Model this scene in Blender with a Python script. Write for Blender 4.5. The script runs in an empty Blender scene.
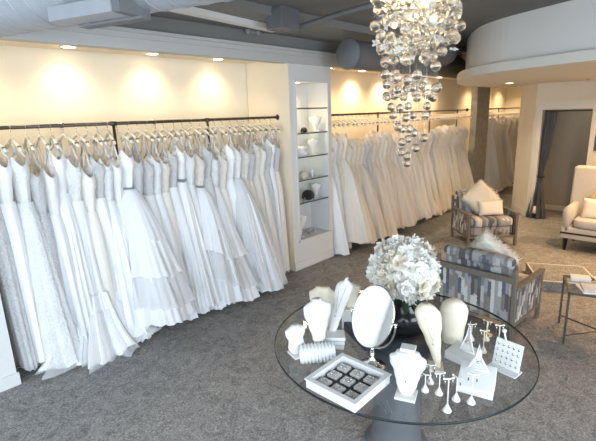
import bpy, bmesh, math, random
import numpy as np
from mathutils import Vector, Matrix
PI = math.pi
random.seed(7)
S = bpy.context.scene
C = S.collection

# ------------------------------------------------------------------ materials
def new_mat(name):
    m = bpy.data.materials.new(name); m.use_nodes = True
    return m, m.node_tree, m.node_tree.nodes['Principled BSDF']

def mat(name, col, rough=.6, metal=0, var=.06, scale=8, bump=0, bscale=60, sheen=0, coat=0, stretch=(1, 1, 1), emit=None, trans=0, alpha=1, ior=1.45, spec=.5):
    m, t, b = new_mat(name)
    N, L = t.nodes, t.links
    tc = N.new('ShaderNodeTexCoord'); mp = N.new('ShaderNodeMapping'); mp.inputs['Scale'].default_value = stretch
    L.new(tc.outputs['Object'], mp.inputs[0])
    nz = N.new('ShaderNodeTexNoise'); nz.inputs['Scale'].default_value = scale; nz.inputs['Detail'].default_value = 4
    L.new(mp.outputs[0], nz.inputs['Vector'])
    mx = N.new('ShaderNodeMix'); mx.data_type = 'RGBA'
    mx.inputs['A'].default_value = (*[c * (1 - var) for c in col], 1)
    mx.inputs['B'].default_value = (*[min(1, c * (1 + var)) for c in col], 1)
    L.new(nz.outputs['Fac'], mx.inputs['Factor']); L.new(mx.outputs['Result'], b.inputs['Base Color'])
    b.inputs['Roughness'].default_value = rough; b.inputs['Metallic'].default_value = metal
    b.inputs['Specular IOR Level'].default_value = spec
    b.inputs['Sheen Weight'].default_value = sheen; b.inputs['Coat Weight'].default_value = coat
    b.inputs['Transmission Weight'].default_value = trans; b.inputs['Alpha'].default_value = alpha
    b.inputs['IOR'].default_value = ior
    if emit:
        b.inputs['Emission Color'].default_value = (*emit[0], 1); b.inputs['Emission Strength'].default_value = emit[1]
    if bump:
        n2 = N.new('ShaderNodeTexNoise'); n2.inputs['Scale'].default_value = bscale; n2.inputs['Detail'].default_value = 5
        L.new(mp.outputs[0], n2.inputs['Vector'])
        bp = N.new('ShaderNodeBump'); bp.inputs['Strength'].default_value = bump; bp.inputs['Distance'].default_value = .02
        L.new(n2.outputs['Fac'], bp.inputs['Height']); L.new(bp.outputs[0], b.inputs['Normal'])
    return m

def ramp_mat(name, stops, mapping, rough=.9, bump=.3, scale=1, detail=2, interp='CONSTANT', dist=0):
    m, t, b = new_mat(name); N, L = t.nodes, t.links
    tc = N.new('ShaderNodeTexCoord'); mp = N.new('ShaderNodeMapping'); mp.inputs['Scale'].default_value = mapping
    L.new(tc.outputs['Object'], mp.inputs[0])
    nz = N.new('ShaderNodeTexNoise'); nz.inputs['Scale'].default_value = scale; nz.inputs['Detail'].default_value = detail
    nz.inputs['Distortion'].default_value = dist
    L.new(mp.outputs[0], nz.inputs['Vector'])
    r = N.new('ShaderNodeValToRGB'); r.color_ramp.interpolation = interp
    e = r.color_ramp.elements
    while len(e) < len(stops): e.new(.5)
    for k, (p, c) in enumerate(stops): e[k].position = p; e[k].color = (*c, 1)
    L.new(nz.outputs['Fac'], r.inputs[0]); L.new(r.outputs[0], b.inputs['Base Color'])
    b.inputs['Roughness'].default_value = rough
    if bump:
        n2 = N.new('ShaderNodeTexNoise'); n2.inputs['Scale'].default_value = 150
        L.new(tc.outputs['Object'], n2.inputs['Vector'])
        bp = N.new('ShaderNodeBump'); bp.inputs['Strength'].default_value = bump; bp.inputs['Distance'].default_value = .01
        L.new(n2.outputs['Fac'], bp.inputs['Height']); L.new(bp.outputs[0], b.inputs['Normal'])
    return m

M = {}
# carpet: mottled grey loop pile with wispy lighter scrolls
def carpet_mat():
    m, t, b = new_mat('carpet'); N, L = t.nodes, t.links
    tc = N.new('ShaderNodeTexCoord')
    n1 = N.new('ShaderNodeTexNoise'); n1.inputs['Scale'].default_value = 5.5; n1.inputs['Detail'].default_value = 8; n1.inputs['Roughness'].default_value = .75; n1.inputs['Distortion'].default_value = 2.2
    n2 = N.new('ShaderNodeTexNoise'); n2.inputs['Scale'].default_value = 70; n2.inputs['Detail'].default_value = 4; n2.inputs['Roughness'].default_value = .7
    n3 = N.new('ShaderNodeTexNoise'); n3.inputs['Scale'].default_value = 11; n3.inputs['Detail'].default_value = 3; n3.inputs['Distortion'].default_value = 3.5
    for n in (n1, n2, n3): L.new(tc.outputs['Object'], n.inputs['Vector'])
    r1 = N.new('ShaderNodeValToRGB'); r1.color_ramp.elements[0].position = .34; r1.color_ramp.elements[1].position = .68
    r1.color_ramp.elements[0].color = (.172, .172, .176, 1); r1.color_ramp.elements[1].color = (.41, .40, .385, 1)
    L.new(n1.outputs['Fac'], r1.inputs[0])
    r3 = N.new('ShaderNodeValToRGB'); r3.color_ramp.elements[0].position = .47; r3.color_ramp.elements[1].position = .5
    r3.color_ramp.elements.new(.53); r3.color_ramp.elements[0].color = (0, 0, 0, 1); r3.color_ramp.elements[1].color = (1, 1, 1, 1); r3.color_ramp.elements[2].color = (0, 0, 0, 1)
    L.new(n3.outputs['Fac'], r3.inputs[0])
    mx = N.new('ShaderNodeMix'); mx.data_type = 'RGBA'; mx.inputs['B'].default_value = (.57, .56, .54, 1)
    mf = N.new('ShaderNodeMath'); mf.operation = 'MULTIPLY'; mf.inputs[1].default_value = .7
    L.new(r3.outputs[0], mf.inputs[0]); L.new(mf.outputs[0], mx.inputs['Factor']); L.new(r1.outputs[0], mx.inputs['A'])
    m2 = N.new('ShaderNodeMix'); m2.data_type = 'RGBA'; m2.blend_type = 'MULTIPLY'; m2.inputs['Factor'].default_value = 1
    r2 = N.new('ShaderNodeValToRGB'); r2.color_ramp.elements[0].position = .3; r2.color_ramp.elements[1].position = .7
    r2.color_ramp.elements[0].color = (.45, .45, .45, 1); r2.color_ramp.elements[1].color = (1.25, 1.25, 1.25, 1)
    L.new(n2.outputs['Fac'], r2.inputs[0]); L.new(mx.outputs['Result'], m2.inputs['A']); L.new(r2.outputs[0], m2.inputs['B'])
    L.new(m2.outputs['Result'], b.inputs['Base Color'])
    b.inputs['Roughness'].default_value = .95; b.inputs['Specular IOR Level'].default_value = .15
    bp = N.new('ShaderNodeBump'); bp.inputs['Strength'].default_value = .6; bp.inputs['Distance'].default_value = .01
    L.new(n2.outputs['Fac'], bp.inputs['Height']); L.new(bp.outputs[0], b.inputs['Normal'])
    return m
M['carpet'] = carpet_mat()
M['cream'] = mat('cream_paint', (.80, .715, .565), .75, var=.02, bump=.05, bscale=200)
M['white_paint'] = mat('white_paint', (.66, .66, .65), .6, var=.02, bump=.03, bscale=200)
M['trimgrey'] = mat('header_moulding_paint', (.47, .47, .465), .6, var=.02)
M['grey_paint'] = mat('grey_paint', (.21, .21, .205), .8, var=.03, bump=.05, bscale=100)
M['ceiling'] = mat('ceiling_paint', (.17, .172, .17), .9, var=.18, scale=2, bump=.25, bscale=30)
M['beige'] = mat('beige_paint', (.70, .66, .58), .75, var=.02, bump=.04, bscale=180)
M['bulk'] = mat('bulkhead_paint', (.74, .74, .73), .8, var=.02, bump=.04, bscale=150)
M['soffit'] = mat('soffit_paint', (.70, .68, .63), .8, var=.02)
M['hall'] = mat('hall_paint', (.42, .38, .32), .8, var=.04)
M['galv'] = mat('galvanised_steel', (.36, .38, .415), .5, .35, var=.12, scale=14)
M['grey_metal'] = mat('painted_duct', (.15, .155, .165), .6, .1, var=.05)
M['dark_duct'] = mat('dark_duct', (.14, .145, .15), .6, .1, var=.08)
M['rail'] = mat('dark_steel', (.10, .085, .07), .35, .8)
M['pillar'] = ramp_mat('speckled_stone', [(0, (.29, .265, .225)), (.45, (.35, .32, .275)), (.6, (.43, .40, .345))], (1, 1, 1), .5, 0, 9, 6, 'LINEAR')
M['chrome'] = mat('chrome', (.75, .75, .76), .12, 1, var=.02)
M['mirror'] = mat('mirror_glass', (.93, .93, .92), .02, 1, var=0)
M['black'] = mat('black_gloss', (.012, .012, .014), .18, var=.1)
M['black_soft'] = mat('black_velvet', (.012, .012, .013), .9, sheen=.3)
M['navy'] = mat('dark_satin_back', (.03, .038, .055), .3)
M['hook'] = mat('hook_steel', (.55, .52, .46), .25, 1)
M['hanger'] = mat('ivory_satin_padding', (.86, .80, .68), .5, var=.04)
M['clip'] = mat('brown_clip', (.22, .17, .12), .5)
def fabric(name, col, rough=.55, sheen=.3, bump=.25, bscale=40, var=.04, transl=.12, st=(6, 6, 1)):
    m = mat(name, col, rough, var=var, scale=5, bump=bump, bscale=bscale, sheen=sheen, stretch=st)
    t = m.node_tree; b = t.nodes['Principled BSDF']; out = t.nodes['Material Output']
    tr = t.nodes.new('ShaderNodeBsdfTranslucent'); tr.inputs[0].default_value = (*col, 1)
    mx = t.nodes.new('ShaderNodeMixShader'); mx.inputs[0].default_value = transl
    t.links.new(b.outputs[0], mx.inputs[1]); t.links.new(tr.outputs[0], mx.inputs[2]); t.links.new(mx.outputs[0], out.inputs[0])
    return m
M['satin'] = fabric('white_satin', (.88, .885, .895), .34, .1, .15, 8, transl=.1)
M['satin2'] = fabric('pearl_satin', (.82, .82, .835), .36, .1, .15, 8, transl=.1)
M['ivory'] = fabric('ivory_crepe', (.86, .82, .75), .6)
M['lace'] = fabric('white_lace', (.88, .89, .90), .7, .3, 1.0, 60, .12, st=(1, 1, 1))
M['lace2'] = fabric('ivory_lace', (.82, .78, .70), .7, .3, 1.0, 60, .14, st=(1, 1, 1))
M['greylace'] = fabric('silver_grey_lace', (.66, .655, .66), .7, .3, 1.0, 60, .2, st=(1, 1, 1))
M['champ'] = fabric('champagne_tulle', (.78, .71, .60), .7, .4, .3, 30)
M['tulle'] = fabric('white_tulle', (.90, .905, .915), .8, .6, .3, 30, transl=.12)
def see(name, base, a):
    m = M[base].copy(); m.name = name
    m.node_tree.nodes['Principled BSDF'].inputs['Alpha'].default_value = a
    return m
M['veil'] = see('sheer_tulle', 'tulle', .45)
M['beads'] = mat('silver_beads', (.5, .5, .5), .3, .7, var=.4, scale=150, bump=1, bscale=200)
M['glass'] = mat('clear_glass', (.96, .985, .975), .0, trans=1, var=0, ior=1.45)
def crystal_mat():
    m, t, b = new_mat('crystal_ball_glass'); N, L = t.nodes, t.links
    nz = N.new('ShaderNodeTexNoise'); nz.inputs['Scale'].default_value = 30
    bp = N.new('ShaderNodeBump'); bp.inputs['Strength'].default_value = .15; bp.inputs['Distance'].default_value = .01
    L.new(nz.outputs['Fac'], bp.inputs['Height']); L.new(bp.outputs[0], b.inputs['Normal'])
    b.inputs['Base Color'].default_value = (1, .955, .86, 1); b.inputs['Roughness'].default_value = .03
    b.inputs['Transmission Weight'].default_value = 1; b.inputs['IOR'].default_value = 1.4
    return m
M['crystal'] = crystal_mat()
M['frost'] = mat('frosted_glass_petal', (.93, .90, .84), .25, trans=.45, var=.03, bump=.2, bscale=60)
M['shelf_edge'] = mat('dark_shelf_edge', (.07, .09, .085), .2)
def table_glass(name='smoked_table_glass', tint=(.87, .885, .89)):
    m, t, b = new_mat(name); N, L = t.nodes, t.links
    out = N['Material Output']; tr = N.new('ShaderNodeBsdfTransparent'); tr.inputs[0].default_value = (*tint, 1)
    gl = N.new('ShaderNodeBsdfGlossy'); gl.inputs['Roughness'].default_value = .02
    fr = N.new('ShaderNodeFresnel'); fr.inputs[0].default_value = 1.5
    nz = N.new('ShaderNodeTexNoise'); nz.inputs['Scale'].default_value = 3
    mr = N.new('ShaderNodeMapRange'); mr.inputs['To Min'].default_value = 1.48; mr.inputs['To Max'].default_value = 1.55
    L.new(nz.outputs['Fac'], mr.inputs[0]); L.new(mr.outputs[0], fr.inputs[0])
    ge = N.new('ShaderNodeNewGeometry'); sb = N.new('ShaderNodeMath'); sb.operation = 'SUBTRACT'; sb.inputs[0].default_value = 1
    L.new(ge.outputs['Backfacing'], sb.inputs[1]); mu = N.new('ShaderNodeMath'); mu.operation = 'MULTIPLY'; L.new(sb.outputs[0], mu.inputs[0]); L.new(fr.outputs[0], mu.inputs[1])
    mx = N.new('ShaderNodeMixShader'); L.new(mu.outputs[0], mx.inputs[0]); L.new(tr.outputs[0], mx.inputs[1]); L.new(gl.outputs[0], mx.inputs[2])
    L.new(mx.outputs[0], out.inputs[0])
    return m
M['tglass'] = table_glass()
M['shelf'] = table_glass('shelf_glass', (.93, .96, .95)); M['glass'] = table_glass('clear_glass', (.95, .97, .965))
M['tedge'] = mat('table_glass_edge', (.012, .02, .018), .25, spec=.25)
M['pedestal'] = mat('grey_pedestal', (.11, .115, .125), .4, var=.08)
M['white'] = mat('white_leatherette', (.70, .70, .69), .5, var=.03, bump=.1, bscale=80)
M['bust'] = mat('cream_linen_bust', (.74, .66, .53), .75, var=.05, bump=.2, bscale=150)
M['bustw'] = mat('white_linen_bust', (.70, .69, .66), .7, var=.03, bump=.15, bscale=150)
M['silver'] = mat('silver_jewellery', (.6, .6, .6), .25, .9, var=.4, scale=80)
M['gold'] = mat('pale_gold', (.62, .48, .30), .35, .7, var=.1)
M['card'] = mat('grey_jewel_card', (.62, .60, .57), .5, var=.3, scale=120, bump=.4, bscale=150)
M['petal'] = fabric('white_petal', (.88, .86, .81), .6, .2, .2, 40, .04, .3, (1, 1, 1))
M['petal_cream'] = fabric('cream_petal', (.84, .78, .66), .6, .2, .2, 40, .04, .3, (1, 1, 1))
M['leaf'] = mat('dark_leaf', (.03, .05, .025), .5, var=.3, scale=20)
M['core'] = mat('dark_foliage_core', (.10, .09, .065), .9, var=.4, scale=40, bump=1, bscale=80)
M['wood'] = mat('grey_brown_wood', (.165, .145, .12), .5, var=.2, scale=5, stretch=(12, 12, 1.5), bump=.1)
M['ikat'] = ramp_mat('striped_upholstery', [(0, (.10, .10, .105)), (.36, (.10, .12, .17)), (.41, (.30, .31, .33)), (.47, (.52, .52, .51)), (.52, (.27, .26, .25)), (.57, (.44, .44, .44)), (.62, (.70, .69, .66))], (6, 13, 2.2), .85, .4, 1.15, 1, 'CONSTANT', .15)
def ikat(name, u, v):
    m, t, b = new_mat(name); N, L = t.nodes, t.links
    tc = N.new('ShaderNodeTexCoord')
    nz = N.new('ShaderNodeTexNoise'); nz.inputs['Scale'].default_value = 45; L.new(tc.outputs['Object'], nz.inputs['Vector'])
    def dot(w_):
        d = N.new('ShaderNodeVectorMath'); d.operation = 'DOT_PRODUCT'; d.inputs[1].default_value = w_; L.new(tc.outputs['Object'], d.inputs[0]); return d.outputs['Value']
    def mth(op, a, b_=None):
        q = N.new('ShaderNodeMath'); q.operation = op
        for i, x in enumerate((a, b_)):
            if x is None: continue
            if isinstance(x, (int, float)): q.inputs[i].default_value = x
            else: L.new(x, q.inputs[i])
        return q.outputs[0]
    jit = mth('MULTIPLY', mth('SUBTRACT', nz.outputs['Fac'], .5), .5)
    fu = mth('FLOOR', mth('ADD', dot(u), jit))
    w1 = N.new('ShaderNodeTexWhiteNoise'); w1.noise_dimensions = '1D'; L.new(fu, w1.inputs['W'])
    fv = mth('FLOOR', mth('ADD', mth('ADD', dot(v), mth('MULTIPLY', w1.outputs['Value'], 5)), jit))
    cb = N.new('ShaderNodeCombineXYZ'); L.new(fu, cb.inputs[0]); L.new(fv, cb.inputs[1])
    w2 = N.new('ShaderNodeTexWhiteNoise'); w2.noise_dimensions = '2D'; L.new(cb.outputs[0], w2.inputs['Vector'])
    r = N.new('ShaderNodeValToRGB'); r.color_ramp.interpolation = 'CONSTANT'; e = r.color_ramp.elements
    stops = [(0, (.10, .10, .105)), (.12, (.22, .215, .21)), (.32, (.11, .125, .165)), (.42, (.33, .33, .335)), (.62, (.21, .19, .17)), (.74, (.46, .46, .45)), (.88, (.60, .59, .56))]
    while len(e) < len(stops): e.new(.5)
    for k, (p_, c_) in enumerate(stops): e[k].position = p_; e[k].color = (*c_, 1)
    L.new(w2.outputs['Value'], r.inputs[0]); L.new(r.outputs[0], b.inputs['Base Color']); b.inputs['Roughness'].default_value = .9
    return m
M['ikat'] = ikat('striped_upholstery_front', (.5, 31, .3), (5.5, 0, 6.5))
M['ikat_side'] = ikat('striped_upholstery_side', (27, 0, 0), (0, 0, 10))
M['fur'] = mat('cream_fur', (.84, .79, .68), .9, var=.08, sheen=.6)
M['pillow_w'] = mat('ivory_pillow', (.80, .74, .64), .8, var=.03, bump=.2, bscale=120)
M['pillow_t'] = mat('tan_pillow', (.48, .37, .22), .75, var=.08, bump=.3, bscale=120)
M['sofa'] = mat('pale_grey_upholstery', (.52, .495, .455), .85, var=.06, bump=.3, bscale=150, sheen=.2)
M['sofaband'] = mat('charcoal_band', (.03, .03, .032), .8)
M['darkwood'] = mat('black_wood', (.012, .01, .009), .35)
M['curtain'] = mat('slate_satin', (.085, .095, .115), .4, var=.1)
M['edging'] = mat('pale_edging', (.66, .62, .54), .5)
M['bronze'] = mat('dark_bronze', (.13, .12, .10), .35, .7)
M['paper'] = mat('white_paper', (.80, .80, .78), .6, var=.08, scale=30)
M['paper2'] = mat('pale_blue_cover', (.50, .56, .64), .4, var=.25, scale=18)
M['bowl'] = mat('cream_ceramic', (.78, .70, .58), .4)
M['lampglow'] = mat('warm_lamp', (1, .9, .7), .5, emit=((1, .80, .50), 18))
M['plastic'] = mat('grey_plastic', (.30, .30, .31), .5)
M['artdark'] = mat('dark_green_print', (.06, .07, .055), .5, var=.6, scale=20)

# ------------------------------------------------------------------ helpers
def bm_obj(name, bm, m, parent=None, smooth=True, loc=None, rz=0):
    me = bpy.data.meshes.new(name); bm.to_mesh(me); bm.free()
    for k in (m if isinstance(m, (list, tuple)) else [m]): me.materials.append(k)
    if smooth:
        for p in me.polygons: p.use_smooth = True
    o = bpy.data.objects.new(name, me); C.objects.link(o)
    if parent: o.parent = parent
    if loc: o.location = loc
    if rz: o.rotation_euler.z = rz
    return o
def tag(o, label, cat, group=None):
    o['label'] = label; o['category'] = cat
    if group: o['group'] = group
    return o
def thing(name, label, cat, loc=(0, 0, 0), rz=0, group=None):
    o = bpy.data.objects.new(name, None); C.objects.link(o); o.empty_display_size = .05
    o.location = loc; o.rotation_euler.z = rz
    return tag(o, label, cat, group)
def struct(o): o['kind'] = 'structure'; return o
def dup(root, loc, rz, label, group=None):
    r = root.copy(); C.objects.link(r); r.location = loc; r.rotation_euler.z = rz; r['label'] = label
    if group: r['group'] = group
    for ch in root.children:
        c = ch.copy(); C.objects.link(c); c.parent = r
        for g in ch.children:
            d = g.copy(); C.objects.link(d); d.parent = c
    return r
def box(bm, x0, x1, y0, y1, z0, z1, mi=0):
    v = [bm.verts.new(p) for p in ((x0, y0, z0), (x1, y0, z0), (x1, y1, z0), (x0, y1, z0), (x0, y0, z1), (x1, y0, z1), (x1, y1, z1), (x0, y1, z1))]
    for f in ((0, 3, 2, 1), (4, 5, 6, 7), (0, 1, 5, 4), (1, 2, 6, 5), (2, 3, 7, 6), (3, 0, 4, 7)):
        bm.faces.new([v[i] for i in f]).material_index = mi
    return v
def bev(bm, w, seg=2):
    bmesh.ops.bevel(bm, geom=bm.edges[:] , offset=w, segments=seg, affect='EDGES', profile=.7, clamp_overlap=True)
def boxo(name, x0, x1, y0, y1, z0, z1, m, parent=None, bw=0, loc=None, rz=0):
    bm = bmesh.new(); box(bm, x0, x1, y0, y1, z0, z1)
    if bw: bev(bm, bw)
    return bm_obj(name, bm, m, parent, bool(bw) and bw > .01, loc, rz)
def tube(bm, pts, r, seg=8, caps=True):
    pts = [Vector(p) for p in pts]; n = len(pts); rs = r if isinstance(r, (list, tuple)) else [r] * n
    rings = []; up = Vector((0, 0, 1))
    for i, p in enumerate(pts):
        d = (pts[min(i + 1, n - 1)] - pts[max(i - 1, 0)]).normalized()
        a = d.cross(up if abs(d.z) < .9 else Vector((1, 0, 0))).normalized(); b = d.cross(a)
        rings.append([bm.verts.new(p + (a * math.cos(t) + b * math.sin(t)) * rs[i]) for t in [2 * PI * k / seg for k in range(seg)]])
    for i in range(n - 1):
        for k in range(seg): bm.faces.new((rings[i][k], rings[i][(k + 1) % seg], rings[i + 1][(k + 1) % seg], rings[i + 1][k]))
    if caps:
        bm.faces.new(rings[0][::-1]); bm.faces.new(rings[-1])
    return rings
def lathe(bm, prof, seg=24, c=(0, 0, 0), sx=1, sy=1, closed=False):
    rings = []
    for r, z in prof:
        rings.append([bm.verts.new((c[0] + sx * r * math.cos(2 * PI * k / seg), c[1] + sy * r * math.sin(2 * PI * k / seg), c[2] + z)) for k in range(seg)])
    for i in range(len(rings) - 1):
        for k in range(seg): bm.faces.new((rings[i][k], rings[i][(k + 1) % seg], rings[i + 1][(k + 1) % seg], rings[i + 1][k]))
    if closed:
        for k in range(seg): bm.faces.new((rings[-1][k], rings[-1][(k + 1) % seg], rings[0][(k + 1) % seg], rings[0][k]))
        return
    bm.faces.new(rings[0][::-1]); bm.faces.new(rings[-1])
def prism(bm, poly, z0, z1):
    a = [bm.verts.new((x, y, z0)) for x, y in poly]; b = [bm.verts.new((x, y, z1)) for x, y in poly]
    bm.faces.new(a[::-1]); bm.faces.new(b)
    n = len(poly)
    for i in range(n): bm.faces.new((a[i], a[(i + 1) % n], b[(i + 1) % n], b[i]))
def sphere(bm, c, r, u=12, v=8, sc=(1, 1, 1)):
    c = Vector(c); out = []
    def add(x, y, z):
        q = bm.verts.new((c.x + x * r * sc[0], c.y + y * r * sc[1], c.z + z * r * sc[2])); out.append(q); return q
    top = add(0, 0, 1); rings = []
    for i in range(1, v):
        a = PI * i / v; rings.append([add(math.sin(a) * math.cos(2 * PI * k / u), math.sin(a) * math.sin(2 * PI * k / u), math.cos(a)) for k in range(u)])
    bot = add(0, 0, -1)
    for k in range(u):
        k2 = (k + 1) % u
        bm.faces.new((top, rings[0][k], rings[0][k2])); bm.faces.new((bot, rings[-1][k2], rings[-1][k]))
        for i in range(v - 2): bm.faces.new((rings[i][k], rings[i + 1][k], rings[i + 1][k2], rings[i][k2]))
    return out
def xform(bm, M4, verts=None):
    for v in (verts or bm.verts): v.co = M4 @ v.co
ORD = ['', 'first', 'second', 'third', 'fourth', 'fifth', 'sixth', 'seventh', 'eighth', 'ninth', 'tenth', 'eleventh', 'twelfth', 'thirteenth', 'fourteenth', 'fifteenth', 'sixteenth', 'seventeenth', 'eighteenth', 'nineteenth', 'twentieth']
def ordn(n):
    if n <= 20: return ORD[n]
    tens = {2: 'twent', 3: 'thirt', 4: 'fort', 5: 'fift'}[n // 10]
    return tens + 'ieth' if n % 10 == 0 else tens + 'y-' + ORD[n % 10]

# ------------------------------------------------------------------ camera
yaw, pit, rol = math.radians(43.3), math.radians(13.8), math.radians(-1.9)
F = Vector((math.cos(yaw) * math.cos(pit), math.sin(yaw) * math.cos(pit), -math.sin(pit)))
R = Vector((math.sin(yaw), -math.cos(yaw), 0)); U = R.cross(F)
R2 = R * math.cos(rol) + U * math.sin(rol); U2 = -R * math.sin(rol) + U * math.cos(rol)
cam = bpy.data.objects.new('camera', bpy.data.cameras.new('camera')); C.objects.link(cam)
mm = Matrix((R2, U2, -F)).transposed().to_4x4(); mm.translation = (0, 0, 2.1); cam.matrix_world = mm
cam.data.sensor_width = 36; cam.data.lens = 433 / 596 * 36; cam.data.clip_start = .05
S.camera = cam
def at(px, py, axis, val):
    d = F + (px - 298) / 433 * R2 - (py - 220.5) / 433 * U2
    return Vector((0, 0, 2.1)) + d * ((val - (0, 0, 2.1)[axis]) / d[axis])

# ------------------------------------------------------------------ setting
CZ = 3.1
struct(boxo('floor', -2.5, 15, -3.5, 5, -.1, 0, M['carpet']))
struct(boxo('ceiling', -2.5, 15, -3.5, 5, CZ, CZ + .1, M['ceiling']))
struct(boxo('wall_back', -2.5, 15, 4.7, 4.85, 0, CZ, M['cream']))
# alcove ceilings
struct(boxo('ceiling_alcove', .7, 4.06, 3.93, 4.7, 2.78, 2.86, M['cream']))
struct(boxo('ceiling_alcove', 4.9, 14.6, 3.93, 4.7, 2.78, 2.86, M['cream']))
# columns between the alcoves
bm = bmesh.new(); box(bm, -2.5, .7, 3.9, 4.69, 0, 2.719)
struct(bm_obj('wall_left', bm, M['white_paint'], smooth=False))
struct(boxo('baseboard_left', -2.5, .715, 3.885, 3.9, 0, .11, M['white_paint'], bw=.004))
bm = bmesh.new()   # centre column with a niche cut in
box(bm, 4.06, 4.17, 3.9, 4.69, 0, 2.719); box(bm, 4.80, 4.88, 3.9, 4.69, 0, 2.719)
box(bm, 4.17, 4.80, 3.9, 4.7, 0, .42); box(bm, 4.17, 4.80, 3.9, 4.69, 2.5, 2.719); box(bm, 4.17, 4.80, 4.25, 4.7, .42, 2.5)
struct(bm_obj('wall_centre', bm, M['white_paint'], smooth=False))
boxn = boxo('trim_1', 4.05, 4.059, 3.9, 4.69, 0, 2.779, M['cream']); struct(boxn)
struct(boxo('trim_2', 4.881, 4.89, 3.9, 4.69, 0, 2.779, M['cream']))
struct(boxo('baseboard_centre', 4.045, 4.895, 3.885, 3.9, 0, .11, M['white_paint'], bw=.004))
bm = bmesh.new()
for a in ((4.15, 4.17, .40, 2.52), (4.80, 4.82, .40, 2.52)): box(bm, a[0], a[1], 3.888, 3.9, a[2], a[3])
box(bm, 4.17, 4.80, 3.888, 3.9, 2.5, 2.52); box(bm, 4.15, 4.82, 3.87, 3.9, .38, .42)
struct(bm_obj('trim_3', bm, M['white_paint'], smooth=False))
# header with stepped moulding
bm = bmesh.new(); box(bm, -2.5, 14.6, 3.9, 3.98, 2.72, CZ)
struct(bm_obj('wall_header', bm, M['grey_paint'], smooth=False))
bm = bmesh.new(); box(bm, -2.5, 14.6, 3.87, 3.985, 2.71, 2.80); box(bm, -2.5, 14.6, 3.85, 3.98, 2.80, 2.845); box(bm, -2.5, 14.6, 3.82, 3.98, 2.845, 2.875)
struct(bm_obj('trim_4', bm, M['trimgrey'], smooth=False))
# stone pillar between second and third bays
struct(boxo('wall_pillar', 10.15, 10.90, 3.9, 4.04, 0, 2.715, M['pillar'], bw=.004))
struct(boxo('wall_end', 14.5, 14.65, 2.85, 4.7, 0, CZ, M['cream']))

# fitting room wall: chamfered stub, doorway, and right part
def wall_seg(name, p, q, z0, z1, th, m):
    p, q = Vector(p), Vector(q); d = (q - p).normalized(); n = Vector((-d.y, d.x)) * th
    bm = bmesh.new(); prism(bm, [tuple(p), tuple(q), tuple(q + n), tuple(p + n)], z0, z1)
    bmesh.ops.recalc_face_normals(bm, faces=bm.faces)
    return struct(bm_obj(name, bm, m, smooth=False))
DX = 9.08; DL, DR, DT = 2.28, 1.50, 2.03
wall_seg('wall_fitting', (9.66, 2.85), (DX, 2.41), 0, CZ, .12, M['beige'])
wall_seg('baseboard_fitting', (9.655, 2.838), (DX - .012, 2.40), 0, .12, -.012, M['white_paint'])
wall_seg('wall_return', (9.66, 2.85), (14.5, 2.85), 0, CZ, -.12, M['beige'])
wall_seg('wall_door', (DX, 2.41), (DX, DL), 0, CZ, .12, M['beige'])
wall_seg('wall_door', (DX, DR), (DX, -1.1), 0, CZ, .12, M['beige'])
wall_seg('wall_door', (DX, DL), (DX, DR), DT, CZ, .12, M['beige'])
wall_seg('wall_right', (3.2, -1.1), (9.2, -1.1), 0, CZ, -.12, M['beige'])
bm = bmesh.new(); t = .075
box(bm, DX - .03, DX, DL, DL + t, 0, DT + .13); box(bm, DX - .03, DX, DR - t, DR, 0, DT + .13); box(bm, DX - .03, DX, DR, DL, DT, DT + .13)
box(bm, DX - .045, DX, DR - t - .02, DL + t + .02, DT + .13, DT + .155)
struct(bm_obj('door_1', bm, M['white_paint'], smooth=False))
# small hall beyond the doorway
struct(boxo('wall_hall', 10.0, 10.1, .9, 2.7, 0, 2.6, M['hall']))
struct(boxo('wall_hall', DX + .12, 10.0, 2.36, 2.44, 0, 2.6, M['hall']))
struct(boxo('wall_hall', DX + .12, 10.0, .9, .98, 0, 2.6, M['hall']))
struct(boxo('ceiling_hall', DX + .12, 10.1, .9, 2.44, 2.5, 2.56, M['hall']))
struct(boxo('baseboard_hall', 9.985, 10.0, .98, 2.36, 0, .1, M['beige']))

# street side of the shop, behind the viewer: low sill walls, piers and big window openings
struct(boxo('wall_street', -2.65, -2.5, -3.65, 3.9, 0, .75, M['cream'])); struct(boxo('wall_street', -2.65, -2.5, -3.65, 3.9, 2.75, CZ, M['cream']))
struct(boxo('wall_front', -2.5, 3.2, -3.65, -3.5, 0, .75, M['cream'])); struct(boxo('wall_front', -2.5, 3.2, -3.65, -3.5, 2.75, CZ, M['cream']))
for k, y in enumerate((-3.5, -1.2, 1.6, 3.75)): struct(boxo('trim_window', -2.65, -2.5, y, y + .15, .75, 2.75, M['white_paint']))
for k, x in enumerate((-.6, 1.4)): struct(boxo('trim_window', x, x + .15, -3.65, -3.5, .75, 2.75, M['white_paint']))
struct(boxo('wall_right', 3.2, 3.32, -3.65, -1.1, 0, CZ, M['beige']))
# curved bulkhead with soffit over the seating area
curve = [(8.4, 3.30), (7.6, 3.12), (7.1, 2.95), (6.6, 2.72), (6.2, 2.50), (5.85, 2.24), (5.6, 1.92), (5.42, 1.55), (5.27, 1.18), (5.17, .85), (5.1, .4), (5.08, -.1), (5.08, -1.1)]
def smooth_line(P, n=4):
    out = []
    for i in range(len(P) - 1):
        p0, p1, p2, p3 = [Vector(P[max(0, min(len(P) - 1, i + k))]) for k in (-1, 0, 1, 2)]
        for j in range(n):
            s = j / n; out.append(.5 * ((2 * p1) + (p2 - p0) * s + (2 * p0 - 5 * p1 + 4 * p2 - p3) * s * s + (3 * p1 - p0 - 3 * p2 + p3) * s ** 3))
    out.append(Vector(P[-1])); return out
cv = smooth_line(curve)
poly = [(p.x, p.y) for p in cv] + [(DX, -1.1), (DX, 2.41), (9.66, 2.85), (9.66, 3.30)]
bm = bmesh.new(); prism(bm, poly[::-1], 2.60, CZ - .001)
bmesh.ops.recalc_face_normals(bm, faces=bm.faces)
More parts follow.
